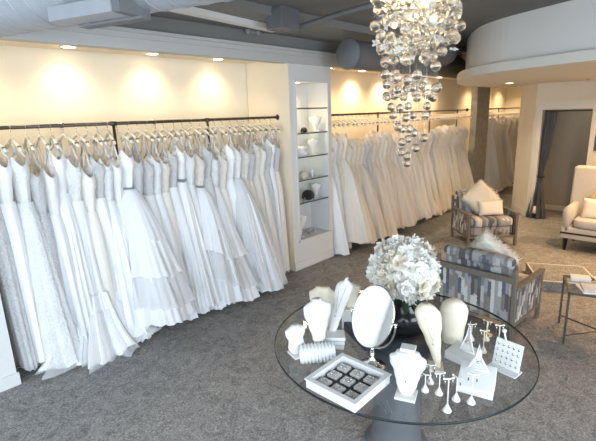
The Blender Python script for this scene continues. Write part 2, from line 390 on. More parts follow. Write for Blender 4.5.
struct(bm_obj('wall_bulkhead', bm, M['bulk'], smooth=False))
lip = []
for i, p in enumerate(cv):
    d = (cv[min(i + 1, len(cv) - 1)] - cv[max(i - 1, 0)]).normalized(); lip.append(p + Vector((d.y, -d.x)) * .12)
lip2 = [(p.x, p.y) for p in lip] + [(DX - .001, -1.09), (DX - .001, 2.405), (9.65, 2.845), (9.65, 3.38)]
bm = bmesh.new(); prism(bm, lip2[::-1], 2.50, 2.60)
bmesh.ops.recalc_face_normals(bm, faces=bm.faces)
struct(bm_obj('ceiling_soffit', bm, M['soffit'], smooth=False))

# ------------------------------------------------------------------ ceiling services
def spiral_duct():
    t = thing('spiral_duct', 'large galvanised spiral duct crossing the ceiling above the left rack', 'duct', (0, 0, 0))
    a = Vector((.55, 3.78, 2.94)); b = Vector((1.98, -.3, 2.94))
    a = Vector((1.02, 3.2, 2.9)); d = Vector((.35, -1, 0)).normalized(); a0 = a - d * .55; L = 4.5
    bm = bmesh.new(); pts = []; rs = []
    n = int(L / .13)
    for i in range(n):
        for o_, e_ in ((0, 0), (.003, .004), (.008, .004), (.011, 0)): pts.append(a0 + d * (.13 * i + o_)); rs.append(.235 + e_)
    tube(bm, pts, rs, 72)
    bm_obj('duct_pipe', bm, M['galv'], t, False)
    return a0, d
da, dd = spiral_duct()
# long linear diffuser hung along the duct
dv = thing('linear_diffuser', 'long flat metal air diffuser fixed along the underside of the spiral duct', 'air diffuser', (0, 0, 0))
def along(name, s0, s1, o0, o1, z0, z1, m, parent):
    n = Vector((-dd.y, dd.x, 0))
    bm = bmesh.new(); P = [da + dd * s + n * o for s, o in ((s0, o0), (s1, o0), (s1, o1), (s0, o1))]
    prism(bm, [(p.x, p.y) for p in P], z0, z1); bmesh.ops.recalc_face_normals(bm, faces=bm.faces)
    return bm_obj(name, bm, m, parent, False)
along('housing', 1.0, 1.45, -.23, -.10, 2.63, 2.70, M['galv'], dv)
along('damper_blade', 1.06, 1.52, -.09, -.02, 2.615, 2.628, M['dark_duct'], dv)
along('end_bracket', 1.45, 1.50, -.22, .0, 2.628, 2.69, M['dark_duct'], dv)
# dark round duct
t = thing('round_duct', 'dark painted round duct with capped end in front of centre column', 'duct', (4.47, 3.3, 2.78))
bm = bmesh.new(); tube(bm, [(0, 0, 0), (.02, 0, 0), (3.1, 0, 0)], [.165, .17, .17], 36); bm_obj('duct_pipe', bm, M['dark_duct'], t)
bm = bmesh.new(); tube(bm, [(-.02, 0, 0), (0, 0, 0), (.03, 0, 0)], [.165, .178, .178], 36); bm_obj('end_cap', bm, M['grey_metal'], t)
bm = bmesh.new()
for x in (.8, 2.2): tube(bm, [(x, 0, .16), (x, 0, .319)], .008, 6)
bm_obj('hanger_rod', bm, M['dark_duct'], t)
# second wide duct further back, behind the chandelier
t = thing('elbow_duct', 'grey duct branch curving up beside the white bulkhead', 'duct', (0, 0, 0))
P = smooth_line([(6.0, 3.0, 3.09), (6.05, 2.95, 2.98), (6.4, 2.95, 2.9), (7.0, 3.3, 2.9), (8.2, 3.6, 2.9)], 5)
bm = bmesh.new(); tube(bm, P, .15, 20); bm_obj('duct_pipe', bm, M['grey_metal'], t)
# ceiling beam
t = boxo('ceiling_beam', 0, 2.0, -.05, .05, 0, .12, M['bulk'], loc=(1.55, 3.32, 2.97), rz=.13); struct(t); t.name = 'trim_5'
t = boxo('trim_6', -2.5, 14.5, 3.2, 3.9, 3.02, CZ, M['grey_paint']); struct(t)
# junction / speaker box and conduit
p = at(283, 23, 2, 2.97)
t = thing('junction_box', 'grey metal box under the ceiling at the end of the conduit', 'junction box', (p.x, p.y, 2.97), .1)
boxo('housing', -.14, .14, -.1, .1, -.07, .13, M['grey_metal'], t, .01)
boxo('cover', -.15, -.10, -.08, .08, -.05, .11, M['dark_duct'], t, .006)
q = at(372, 12, 2, 2.93)
t = thing('conduit_pipe', 'grey conduit pipe running from the ceiling box towards the chandelier', 'pipe')
bm = bmesh.new(); P = [(p.x + .14, p.y - .02, 2.98), (p.x + .2, p.y - .04, 2.96), (q.x - .1, q.y, 2.96), (q.x + .02, q.y - .02, 2.94), (q.x + .06, q.y - .03, 2.86), (q.x + .06, q.y - .03, 2.76)]
tube(bm, smooth_line(P, 4), .022, 12); bm_obj('pipe', bm, M['grey_metal'], t)
bm = bmesh.new(); tube(bm, [(p.x + .13, p.y - .02, 2.98), (p.x + .18, p.y - .035, 2.965)], .04, 12); bm_obj('collar', bm, M['grey_metal'], t)
# emergency light
p = at(250, 32, 1, 3.9)
t = thing('emergency_light', 'small twin head emergency light high on the header', 'emergency light', (p.x, 3.89, p.z))
boxo('housing', -.05, .05, -.03, 0, -.02, .03, M['plastic'], t, .008)
for s in (-1, 1):
    bm = bmesh.new(); tube(bm, [(s * .075, 0, 0), (s * .075, -.05, -.01), (s * .075, -.06, -.012)], [.02, .033, .03], 16); bm_obj('lamp_head', bm, M['plastic'], t)

# downlights
def downlight(x, y, z, label, col=(1, .78, .48), watt=26, size=135, group=None):
    t = thing('downlight', label, 'downlight', (x, y, z), group=group)
    bm = bmesh.new(); lathe(bm, [(.06, -.004), (.075, -.004), (.078, 0), (.06, 0)], 24, closed=True); bm_obj('trim_ring', bm, M['white'], t)
    bm = bmesh.new(); lathe(bm, [(.001, -.002), (.058, -.002), (.058, -.001), (.001, -.001)], 24); bm_obj('lamp_lens', bm, M['lampglow'], t)
    l = bpy.data.lights.new('spot', 'SPOT'); l.energy = watt; l.color = col; l.spot_size = math.radians(size); l.spot_blend = 1; l.shadow_soft_size = .06
    o = bpy.data.objects.new('spot', l); C.objects.link(o); o.parent = t; o.location = (0, 0, -.03)
for k, x in enumerate((1.72, 2.58, 3.45)):
    downlight(x, 4.50, 2.78, 'recessed downlight in the left alcove ceiling, %s from the left' % ORD[k + 1], watt=27)
downlight(.85, 4.50, 2.78, 'recessed downlight at the far left end of the left alcove ceiling', watt=34)
for k, x in enumerate((5.55, 6.45, 7.4, 8.4, 9.4)):
    downlight(x, 4.47, 2.78, 'recessed downlight over the middle bridal rack, %s along from the column' % ORD[k + 1], watt=75, col=(1, .72, .42))
for k, x in enumerate((11.6, 12.8, 13.8)):
    downlight(x, 4.3, 2.78, 'recessed downlight over the furthest rack, %s beyond the pillar' % ORD[k + 1], watt=75, col=(1, .72, .42))
p = at(513, 83, 2, 2.5)
downlight(8.2, 2.62, 2.5, 'recessed downlight in the soffit near the fitting room wall corner', watt=55, size=120)
for k, (x, y) in enumerate(((6.2, .5), (7.2, .65), (8.2, .75), (5.6, -.1), (6.9, -.4))):  # unseen soffit lamps, added to warm the seating area and its carpet
    downlight(x, y, 2.5, 'added out-of-view downlight in the soffit warming the seating, %s of five' % ORD[k + 1], watt=105, size=165, col=(1, .62, .32))
p = at(586, 84, 0, DX)
downlight(9.5, 1.5, 2.499, 'added unseen downlight brightening the hall beyond the doorway', watt=9, size=160)  # hidden lamp added to lift and warm the dim hall
t = thing('sprinkler', 'small brass sprinkler head on the soffit above the doorway', 'sprinkler', (8.6, 1.55, 2.5))
bm = bmesh.new(); lathe(bm, [(.03, 0), (.03, -.006), (.01, -.008), (.008, -.03), (.022, -.034), (.022, -.038), (.001, -.039)], 16); bm_obj('head', bm, M['gold'], t)

# ------------------------------------------------------------------ rails
RY, RZ = 4.12, 2.07
def rail(x0, x1, posts, label, wallbr):
    t = thing('clothes_rail', label, 'clothes rail', (x0, RY, 0))
    bm = bmesh.new(); tube(bm, [(0, 0, RZ), (x1 - x0, 0, RZ)], .016, 12); bm_obj('rail_tube', bm, M['rail'], t)
    for x in posts:
        bm = bmesh.new(); tube(bm, [(x - x0, .0, RZ + .01), (x - x0, .0, .01)], .014, 10); tube(bm, [(x - x0, 0, .012), (x - x0, 0, .0)], .05, 16); bm_obj('post', bm, M['rail'], t)
        bm = bmesh.new(); tube(bm, [(x - x0 - .03, 0, RZ), (x - x0 + .03, 0, RZ)], .021, 12); bm_obj('tee_joint', bm, M['rail'], t)
    for x in wallbr:
        bm = bmesh.new(); tube(bm, [(x - x0, 0, RZ), (x - x0, .575, RZ)], .008, 8); tube(bm, [(x - x0, .57, RZ), (x - x0, .58, RZ)], .03, 14); bm_obj('wall_bracket', bm, M['hook'], t)
    for x in (x0, x1):
        bm = bmesh.new(); tube(bm, [(x - x0 - .004, 0, RZ), (x - x0 + .004, 0, RZ)], .035, 16); bm_obj('flange', bm, M['rail'], t)
rail(.705, 4.05, (1.88, 2.95), 'dark steel clothes rail across the left alcove', (1.62, 2.62))
rail(4.89, 10.14, (6.42, 8.3, 9.6), 'dark steel clothes rail across the middle bay behind the chandelier', (5.5, 7.0))
rail(10.91, 14.49, (12.2,), 'dark steel clothes rail in the furthest bay beyond the pillar', (11.5,))

# ------------------------------------------------------------------ hangers
def make_hanger():
    t = thing('clothes_hanger', 'hanger', 'hanger')
    bm = bmesh.new(); L = .205
    P = [(0, -L, -.118), (0, -L * .93, -.108), (0, -L * .45, -.058), (0, 0, -.018), (0, L * .45, -.058), (0, L * .93, -.108), (0, L, -.118)]
    tube(bm, P, [.009, .014, .0135, .012, .0135, .014, .009], 8)
    bm_obj('hanger_arms', bm, M['hanger'], t)
    bm = bmesh.new(); P = [(0, 0, -.02), (0, 0, .03)] + [(0, .022 * math.sin(a), .052 - .022 * math.cos(a)) for a in [PI * 1.5 * k / 9 for k in range(10)]]
    tube(bm, P, .0028, 6); bm_obj('hook', bm, M['hook'], t)
    for s in (-1, 1):
        bm = bmesh.new(); box(bm, -.012, .012, s * .175 - .01, s * .175 + .01, -.105, -.08); bm_obj('notch_clip', bm, M['clip'], t, False)
    return t
H0 = make_hanger(); H0first = [True]
def hang(x, rz, label, group):
    global H0
    z = RZ + .0135 - .074
    if H0first[0]:
        H0first[0] = False; H0.location = (x, RY, z); H0.rotation_euler.z = rz; H0['label'] = label; H0['group'] = group
        return H0
    return dup(H0, (x, RY, z), rz, label, group)

# ------------------------------------------------------------------ gowns
def interp(t, K):
    for i in range(len(K) - 1):
        if t <= K[i + 1][0]:
            a, b = K[i], K[i + 1]; s = (t - a[0]) / (b[0] - a[0]); s = s * s * (3 - 2 * s) if len(K) > 3 else s
            return [a[j] + (b[j] - a[j]) * s for j in range(1, len(a))]
    return list(K[-1][1:])
def loft(rings, mat_, name, parent, cap_top=True):
    me = bpy.data.meshes.new(name); V = []; Fc = []
    n = len(rings[0])
    for r in rings: V += [tuple(p) for p in r]
    for i in range(len(rings) - 1):
        for k in range(n): Fc.append((i * n + k, i * n + (k + 1) % n, (i + 1) * n + (k + 1) % n, (i + 1) * n + k))
    if cap_top: Fc.append(tuple(range(n))[::-1])
    me.from_pydata(V, [], Fc); me.update(); me.materials.append(mat_)
    me.polygons.foreach_set('use_smooth', [True] * len(me.polygons))
    o = bpy.data.objects.new(name, me); C.objects.link(o); o.parent = parent
    return o
STY = {  # waist z offset, flare power, front reach, back reach, half thickness at hem, pleat amp, pleat count
    'sheath': dict(p=1.0, f=.26, b=.18, a=.07, amp=.10, k=7),
    'aline': dict(p=1.15, f=.44, b=.22, a=.13, amp=.11, k=9),
    'ball': dict(p=.72, f=.56, b=.26, a=.20, amp=.16, k=11),
    'mermaid': dict(p=3.0, f=.50, b=.22, a=.17, amp=.22, k=12),
    'pleat': dict(p=1.1, f=.42, b=.20, a=.11, amp=.22, k=13)}
def gown(x, style, mb, ms, label, group, rnd, hi=True, top=1.82, hem=.06, rz=0., lean=0., straps=True, sash=None, over=None, bustw=.155, fr=None, tw=0, ahem=None, neck=None):
    neck = rnd.uniform(-.09, -.01) if neck is None else neck
    st = dict(STY[style])
    if fr: st['f'] = fr
    if ahem: st['a'] = ahem
    t = thing('wedding_dress', label, 'wedding dress', (x, RY, 0), rz, group)
    n = 144 if hi else 72; nz = 34 if hi else 14
    zw = top - .36 + rnd.uniform(-.03, .03)
    ph = [rnd.uniform(0, 2 * PI) for _ in range(8)]
    ang = [2 * PI * k / n for k in range(n)]
    # bodice
    rb = []
    nb = 12 if hi else 6
    for i in range(nb + 1):
        s = i / nb; z = top - s * (top - zw)
        w, a = interp(s, [(0, bustw, .060), (.25, bustw + .012, .078), (.6, bustw - .02, .06), (1, bustw - .045, .052)])
        ring = []
        for th in ang:
            fold = 1 + .02 * math.sin(9 * th + ph[0]) * s + .02 * math.sin(4 * th + ph[1] + 3 * s)
            uu = abs(math.sin(th)); zz = z + (1 - s) ** 2 * (interp(uu, [(0, neck), (.62, .035), (1, -.05)])[0])
            ring.append((a * math.cos(th) * fold, w * math.sin(th) * fold, zz))
        rb.append(ring)
    loft(rb, mb, 'bodice', t, False)
    def skirt(z0, z1, dw, name, m, ampm=1, ca=False):
        rs = []; off = rnd.uniform(0, 6)
        for i in range(nz + 1):
            s = i / nz; z = z0 + (z1 - z0) * s
            g = (zw - z) / (zw - .05); g = max(0, min(1, g))
            hip = math.sin(min(1, g / .25) * PI / 2)
            dwi = dw * (.4 + 1.8 * s * s) if name == 'overlay' else dw
            fl = g ** st['p']
            wf = bustw - .045 + .045 * hip + (st['f'] - .15) * fl + dwi
            wb = bustw - .045 + .045 * hip + (st['b'] - .15) * fl + dwi
            a = .052 + .02 * hip + (st['a'] - .07) * fl + dwi
            cx = lean * g ** 1.2
            ring = []
            for th in ang:
                sy = math.sin(th); cxn = math.cos(th)
                am = st['amp'] * ampm * min(1, g * 1.3)
                k = st['k']
                w1 = math.sin(k * th + ph[2] + 1.2 * math.sin(2 * th + ph[3]) + .5 * math.sin(3 * s + ph[4]))
                w2 = math.sin((2 * k + 1) * th + ph[5] + off)
                w3 = math.sin(3 * th + ph[6] + 2 * s)
                f = 1 + am * (1.0 * w1 + .5 * w2 + .35 * w3 + (.16 * math.sin(4 * k * th + ph[7] + 2 * s) if hi else 0))
                tws = tw * g
                px_ = cx + a * cxn * f * (1.25 if hi else 1.1); py_ = (wf if sy < 0 else wb) * sy * (1 + .35 * (f - 1))
                zz = z + (.07 * s * sy * math.sin(2 * th + ph[1]) + .03 * s * w3 if name == 'overlay' else 0)
                if i == nz or i > nz - 3:
                    zz = max(.012, zz + .02 * w1 * am * 6 * (1 - (nz - i) / 3))
                ring.append((px_ - tws * py_, py_, zz))
            rs.append(ring)
        return loft(rs, m, name, t, ca)
    skirt(zw, hem, 0, 'skirt', ms)
    if over:  # sheer overskirt or tiered layers
        for (za, zb, dw, m) in over: skirt(zw - za, hem + zb, dw, 'overlay', m, 1.15)
    if sash:
        rs = []
        for z_, e in ((.018, .004), (.012, .008), (-.012, .008), (-.018, .004)):
            rs.append([((.054 + e) * math.cos(th), (bustw - .042 + e) * math.sin(th), zw + z_) for th in ang])
        loft(rs, sash, 'beaded_belt', t, False)
    if straps and hi:
        for s in (-1, 1):
            bm = bmesh.new(); y0 = s * bustw * .62
            tube(bm, [(-.045, y0, top + .02), (-.02, y0 * 1.08, top + .06), (0, y0 * 1.15, 2.0135 - abs(y0) * .55), (.02, y0 * 1.08, top + .06), (.045, y0, top + .02)], [.012, .009, .008, .009, .012], 6)
            bm_obj('strap', bm, mb, t)
    return t

rnd = random.Random(11)
sa, s2, iv, la, l2, gl, ch, tu, ve = (M[k] for k in ('satin', 'satin2', 'ivory', 'lace', 'lace2', 'greylace', 'champ', 'tulle', 'veil'))
# left rack, hand-placed: (x, style, bodice mat, skirt mat, options, description)
LEFT = [
 (.80, 'sheath', gl, gl, dict(fr=.20, ahem=.05), 'silver grey lace sheath gown'),
 (.90, 'sheath', sa, sa, dict(hem=.10, fr=.22, ahem=.05), 'plain white satin sheath gown'),
 (1.03, 'aline', la, la, dict(fr=.34, ahem=.17, hem=.05, bustw=.17), 'white lace gown with wide scalloped hem'),
 (1.14, 'sheath', gl, gl, dict(top=1.72), 'narrow silver grey lace gown'),
 (1.24, 'sheath', s2, s2, dict(top=1.70, fr=.30), 'pearl satin column gown'),
 (1.33, 'pleat', sa, sa, dict(top=1.84, bustw=.12, fr=.34), 'slim white satin gown with soft front folds'),
 (1.43, 'mermaid', la, tu, dict(top=1.76, fr=.44, hem=.02, ahem=.34, bustw=.14, over=[(.85, .05, .035, tu), (1.0, .0, .045, ve)]), 'white mermaid gown with pooling tulle train'),
 (1.54, 'sheath', iv, iv, dict(top=1.66), 'narrow ivory crepe gown with low top'),
 (1.63, 'sheath', gl, s2, dict(top=1.76), 'pearl satin gown with grey lace bodice'),
 (1.72, 'pleat', la, sa, dict(top=1.74, fr=.42, hem=.03, ahem=.15), 'white satin gown with bunched hem'),
 (1.82, 'sheath', s2, s2, dict(top=1.72), 'plain pearl satin sheath gown'),
 (1.91, 'ball', sa, tu, dict(top=1.80, sash=M['beads'], hem=.16, fr=.62, ahem=.27, over=[(.0, .85, .02, tu), (.30, .50, .025, tu), (.65, .20, .03, ve)], bustw=.16), 'white tiered organza ball gown with beaded belt'),
 (2.02, 'sheath', gl, gl, dict(top=1.74), 'grey beaded lace sheath gown'),
 (2.12, 'sheath', gl, s2, dict(top=1.70, fr=.34), 'satin gown with grey lace shoulders'),
 (2.21, 'aline', la, sa, dict(top=1.72, fr=.46), 'white A-line gown with lace bodice'),
 (2.31, 'sheath', l2, iv, dict(top=1.70), 'ivory crepe gown with lace top'),
 (2.40, 'aline', gl, s2, dict(top=1.76, fr=.44), 'pearl A-line gown with grey beaded bodice'),
 (2.52, 'pleat', sa, sa, dict(top=1.80, fr=.54, ahem=.16, hem=.14, sash=M['beads']), 'deeply pleated white satin gown'),
 (2.62, 'aline', la, tu, dict(top=1.74, fr=.50), 'white tulle gown with lace bodice'),
 (2.73, 'ball', l2, tu, dict(top=1.70, sash=M['beads'], fr=.58, hem=.10, over=[(.05, .55, .02, tu), (.45, .25, .02, ve)]), 'full tulle gown with belted lace waist'),
 (2.84, 'sheath', gl, gl, dict(top=1.78), 'grey lace column gown'),
 (2.94, 'aline', la, tu, dict(top=1.68, fr=.56, hem=.05, over=[(.1, .45, .015, tu), (.5, .10, .02, ve)], ahem=.2), 'layered white tulle gown with floor hem'),
 (3.04, 'sheath', l2, iv, dict(top=1.66), 'ivory gown with pale lace bodice'),
 (3.15, 'aline', sa, sa, dict(top=1.76, fr=.46), 'plain white satin A-line gown'),
 (3.27, 'ball', la, tu, dict(top=1.74, fr=.62, hem=.08, ahem=.25, over=[(.0, .02, .012, ve)], straps=False), 'strapless white A-line gown with smooth full skirt'),
 (3.38, 'aline', l2, ch, dict(top=1.72, fr=.42), 'champagne tulle gown with lace bodice'),
 (3.47, 'sheath', gl, ch, dict(top=1.70), 'champagne column gown with grey lace'),
 (3.56, 'sheath', l2, l2, dict(top=1.76, fr=.30), 'ivory lace sheath gown'),
 (3.65, 'aline', iv, iv, dict(top=1.72, fr=.36, ahem=.1), 'ivory crepe A-line gown'),
 (3.74, 'sheath', gl, gl, dict(top=1.76), 'silver grey beaded column gown'),
 (3.83, 'sheath', sa, s2, dict(top=1.78, fr=.28), 'white satin column gown'),
 (3.92, 'sheath', gl, iv, dict(top=1.74, fr=.26, ahem=.06), 'ivory gown with grey beaded panel'),
]
for i, (x, sty, mb, ms, op, desc) in enumerate(LEFT):
    hrz = rnd.uniform(-.22, .22) if i else 0
    hang(x, hrz, 'ivory padded hanger, %s from the left on the left alcove rail' % ordn(i + 1), 'hangers on the left rail')
    gown(x, sty, mb, ms, '%s, %s from the left on the left rail' % (desc, ordn(i + 1)), 'gowns on the left rail', rnd, rz=hrz * .7, tw=rnd.uniform(-.03, .03), lean=rnd.uniform(-.01, .06) if x < 3.5 else 0, **op)
# middle rack
kinds = [('sheath', la, la, 'narrow white lace gown'), ('aline', iv, iv, 'ivory crepe A-line gown'), ('aline', l2, ch, 'champagne tulle gown'), ('sheath', gl, gl, 'silver grey lace gown'),
         ('ball', l2, ch, 'full champagne tulle gown'), ('pleat', iv, iv, 'pleated ivory satin gown'), ('sheath', ch, ch, 'champagne sheath gown'), ('mermaid', l2, iv, 'ivory mermaid gown'), ('aline', l2, iv, 'ivory satin gown with lace bodice')]
xs = []; x = 5.0
while x < 10.0: xs.append(x); x += rnd.uniform(.105, .125)
mi = 0
for i, x in enumerate(xs):
    if i == 0: k = ('sheath', sa, sa, 'plain white satin gown')
    elif i == 1: k = kinds[0]
    elif i in (3,): k = ('ball', iv, iv, 'smooth ivory gown with wide bell skirt')
    else: k = kinds[rnd.choice((1, 2, 2, 3, 4, 5, 6, 6, 7, 8, 0, 1, 2))]
    op = dict(fr=.42, ahem=.10, hem=.03) if i == 0 else (dict(hem=.17, fr=.58, ahem=.24) if i == 3 else dict(hem=rnd.uniform(.03, .16)))
    if i < 3 and i: op = dict(fr=.3, ahem=.07, hem=.05)
    hrz = rnd.uniform(-.2, .2)
    hang(x, hrz, 'ivory padded hanger, %s from the column on the middle bay rail' % ordn(i + 1), 'hangers on the middle rail')
    gown(x, k[0], k[1], k[2], '%s, %s from the column on the middle rail' % (k[3], ordn(i + 1)), 'gowns on the middle rail', rnd, hi=False, top=rnd.uniform(1.60, 1.78), rz=hrz * .6, **op)
# far rack
x = 11.05; i = 0
while x < 13.9:
    i += 1; k = kinds[rnd.choice((1, 2, 3, 6, 7))]
    hrz = rnd.uniform(-.2, .2)
    hang(x, hrz, 'ivory hanger, %s beyond the pillar on the furthest rail' % ordn(i), 'hangers on the furthest rail')
    gown(x, k[0], k[1], k[2], '%s, %s beyond the pillar on the furthest rail' % (k[3], ordn(i)), 'gowns on the furthest rail', rnd, hi=False, top=rnd.uniform(1.66, 1.86), rz=hrz * .5)
    x += rnd.uniform(.15, .18)

# ------------------------------------------------------------------ display niche
sz = [2.17, 1.85, 1.54, 1.23, .92]
for k, z in enumerate(sz):
    t = thing('glass_shelf', 'glass shelf in the display niche, %s from the top' % ORD[k + 1], 'shelf', (4.485, 4.07, z), group='niche shelves')
    boxo('shelf_pane', -.31, .31, -.165, .17, -.006, .004, M['shelf'], t)
    boxo('front_edge', -.312, .312, -.171, -.166, -.009, .007, M['shelf_edge'], t)
downlight(4.30, 4.02, 2.499, 'tiny downlight inside the top of the display niche', watt=34, size=150, col=(1, .76, .46))
def petal_head(name, c, r, m, label, cat, n=22):
    t = thing(name, label, cat, c); rr = random.Random(3)
    bm = bmesh.new()
    for i in range(n):
        a = rr.uniform(0, 2 * PI); e = rr.uniform(-.2, 1.4); d = Vector((math.cos(a) * math.cos(e), math.sin(a) * math.cos(e), math.sin(e)))
        vs = sphere(bm, (0, 0, 0), r * .45, 10, 6, (1, .9, .28)); Q = d.to_track_quat('Z', 'Y').to_matrix().to_4x4(); Q.translation = d * r * .72 + Vector((0, 0, r * .45))
        for v in vs: v.co = Q @ v.co
    bm_obj('petals', bm, m, t)
    bm = bmesh.new(); lathe(bm, [(r * .5, 0), (r * .35, .01), (r * .2, r * .5)], 14); bm_obj('base', bm, m, t)
def neckform(name, label, loc, rz, h, w, m, lean=.1, base=True, pend=None, neck=.35, taper=.3, dep=.3, group=None, sh=.86, side=0, prof=None):
    t = thing(name, label, 'jewellery bust', loc, rz, group)
    prof = prof or [(0, taper * .55), (.06, taper), (.25, taper * 1.35), (.5, .72), (.72, .97), (sh, 1.0), (sh + .06, .72), (.95, neck * 1.1), (1.0, neck)]
    rings = []; n = 32
    for i in range(25):
        s = i / 24; f = interp(s, prof)[0] * w / 2
        d = f * dep + .008 + (.012 if s > .9 else 0); cx = lean * h * s
        rings.append([(cx + d * math.cos(a) * (1 if math.cos(a) < 0 else .5), f * math.sin(a) + side * h * (s - .15), s * h + (.012 if base else 0)) for a in [2 * PI * k / n for k in range(n)]])
    rings = rings[::-1]
    loft(rings, m, 'bust_form', t, True)
    if base:
        boxo('base_plate', -.045, .05, -w * .28, w * .28, 0, .013, m, t, .004)
    if pend:
        bm = bmesh.new()
        P = [(lean * h * s - interp(s, prof)[0] * w / 2 * dep - .008 - .004, (s - .42) * w * .42, s * h + .012) for s in [.42 + .5 * k / 8 for k in range(9)]]
        P2 = [(p[0], -p[1], p[2]) for p in P]
        P = [(a_, b_ + side * h * ((c_ - .012) / h - .15), c_) for a_, b_, c_ in P]; P2 = [(a_, b_ + side * h * ((c_ - .012) / h - .15), c_) for a_, b_, c_ in P2]
        tube(bm, P[::-1] + P2[1:], .0008, 5)
        sphere(bm, (P[0][0] - .004, P[0][1], P[0][2] - .010), .005, 8, 6)
        bm_obj('pendant_necklace', bm, M['silver'], t)
    return t
petal_head('fabric_flower', (4.41, 3.99, 1.855), .055, M['black_soft'], 'black fabric flower on the second niche shelf', 'hair flower')
neckform('display_bust', 'small cream bust at the right of the second niche shelf', (4.66, 4.0, 1.855), PI * .25, .2, .17, M['bustw'], pend=True)
def veil_roll(loc, label, w=.18, m=None):
    t = thing('folded_veil', label, 'veil', loc); bm = bmesh.new()
    for k in range(5):
        P = [(-w / 2 + w * i / 8, .05 * math.sin(k + i * .8), .02 + .022 * k + .008 * math.sin(i * 1.3 + k)) for i in range(9)]
        tube(bm, P, [.01] + [.026] * 7 + [.01], 8)
    bm_obj('veil_folds', bm, m or M['veil'], t)
veil_roll((4.36, 4.03, 1.546), 'folded sheer veil on the third niche shelf', .2, M['tulle'])
neckform('display_bust', 'small white bust on the third niche shelf beside folded veil', (4.60, 4.0, 1.545), PI * .25, .2, .15, M['bustw'])
def shoe(loc, rz, label):
    t = thing('bridal_shoe', label, 'shoe', loc, rz); bm = bmesh.new()
    rings = []
    for i in range(13):
        s = i / 12; x_ = -.11 + .22 * s; w = .034 * math.sin(PI * (.12 + .8 * s)) + .004; z = .065 * (1 - s) ** 1.5; h = .012 + .045 * max(0, 1 - abs(s - .1) * 1.2) * (1 - s)
        rings.append([(x_, w * math.cos(a), z + h * (.5 + .5 * math.sin(a))) for a in [2 * PI * k / 14 for k in range(14)]])
    loft(rings, M['satin'], 'upper', t)
    bm = bmesh.new(); tube(bm, [(-.095, 0, .06), (-.1, 0, 0)], [.016, .007], 10); bm_obj('heel', bm, M['satin'], t)
shoe((4.60, 4.05, 1.235), .9, 'white satin bridal shoe at the right of the fourth niche shelf')
petal_head('ivory_headpiece', (4.38, 4.0, 1.236), .08, M['petal_cream'], 'round ivory headpiece on the fourth niche shelf', 'headpiece', 30)
petal_head('fabric_flower', (4.49, 4.02, .926), .105, M['black_soft'], 'large black fabric flower on the fifth niche shelf', 'hair flower', 34)
neckform('display_bust', 'white bust at the right of the fifth niche shelf', (4.70, 4.05, .926), PI * .25, .19, .14, M['bustw'])
neckform('display_bust', 'tall white bust standing at the bottom left of the niche', (4.30, 4.03, .421), PI * .25, .32, .22, M['bustw'], pend=True)
for k, (x, y) in enumerate(((4.52, 3.99), (4.66, 4.03), (4.60, 4.12))):
    t = thing('tiara', 'sparkling silver tiara at the bottom of the niche, %s from the left' % ORD[(1, 3, 2)[k]], 'tiara', (x, y, .421), rnd.uniform(0, 1))
    bm = bmesh.new(); P = [(.055 * math.cos(a), .055 * math.sin(a), .006) for a in [PI * j / 12 for j in range(13)]]; tube(bm, P, .004, 6); bm_obj('band', bm, M['silver'], t)
    bm = bmesh.new()
    for j in range(1, 12):
        a = PI * j / 12; h = .02 + .03 * math.sin(a); tube(bm, [(.055 * math.cos(a), .055 * math.sin(a), .006), (.055 * math.cos(a), .055 * math.sin(a), h)], [.004, .001], 5)
    bm_obj('spikes', bm, M['silver'], t)

# ------------------------------------------------------------------ glass table
TX, TY, TR, TZ = 2.14, 1.21, .755, .76
t = thing('round_table', 'large round glass topped table holding flowers and jewellery displays', 'table', (TX, TY, 0))
bm = bmesh.new(); lathe(bm, [(TR - .004, TZ - .012), (TR - .002, TZ)], 128); bm_obj('glass_top', bm, M['tglass'], t, False)
bm = bmesh.new(); n = 128
pr_ = [(TR - .004, TZ - .013), (TR + .001, TZ - .010), (TR + .001, TZ - .003), (TR - .003, TZ + .0005)]
rr_ = [[(r * math.cos(2 * PI * k / n), r * math.sin(2 * PI * k / n), z) for k in range(n)] for r, z in pr_]
loft(rr_[::-1], M['tedge'], 'polished_edge', t, False)
bm = bmesh.new(); lathe(bm, [(.20, 0), (.20, .03), (.16, .05), (.15, .2), (.15, .4), (.16, .6), (.20, .7), (.21, TZ - .014)], 48); bm_obj('pedestal', bm, M['pedestal'], t)
p = at(378, 424, 2, .7)
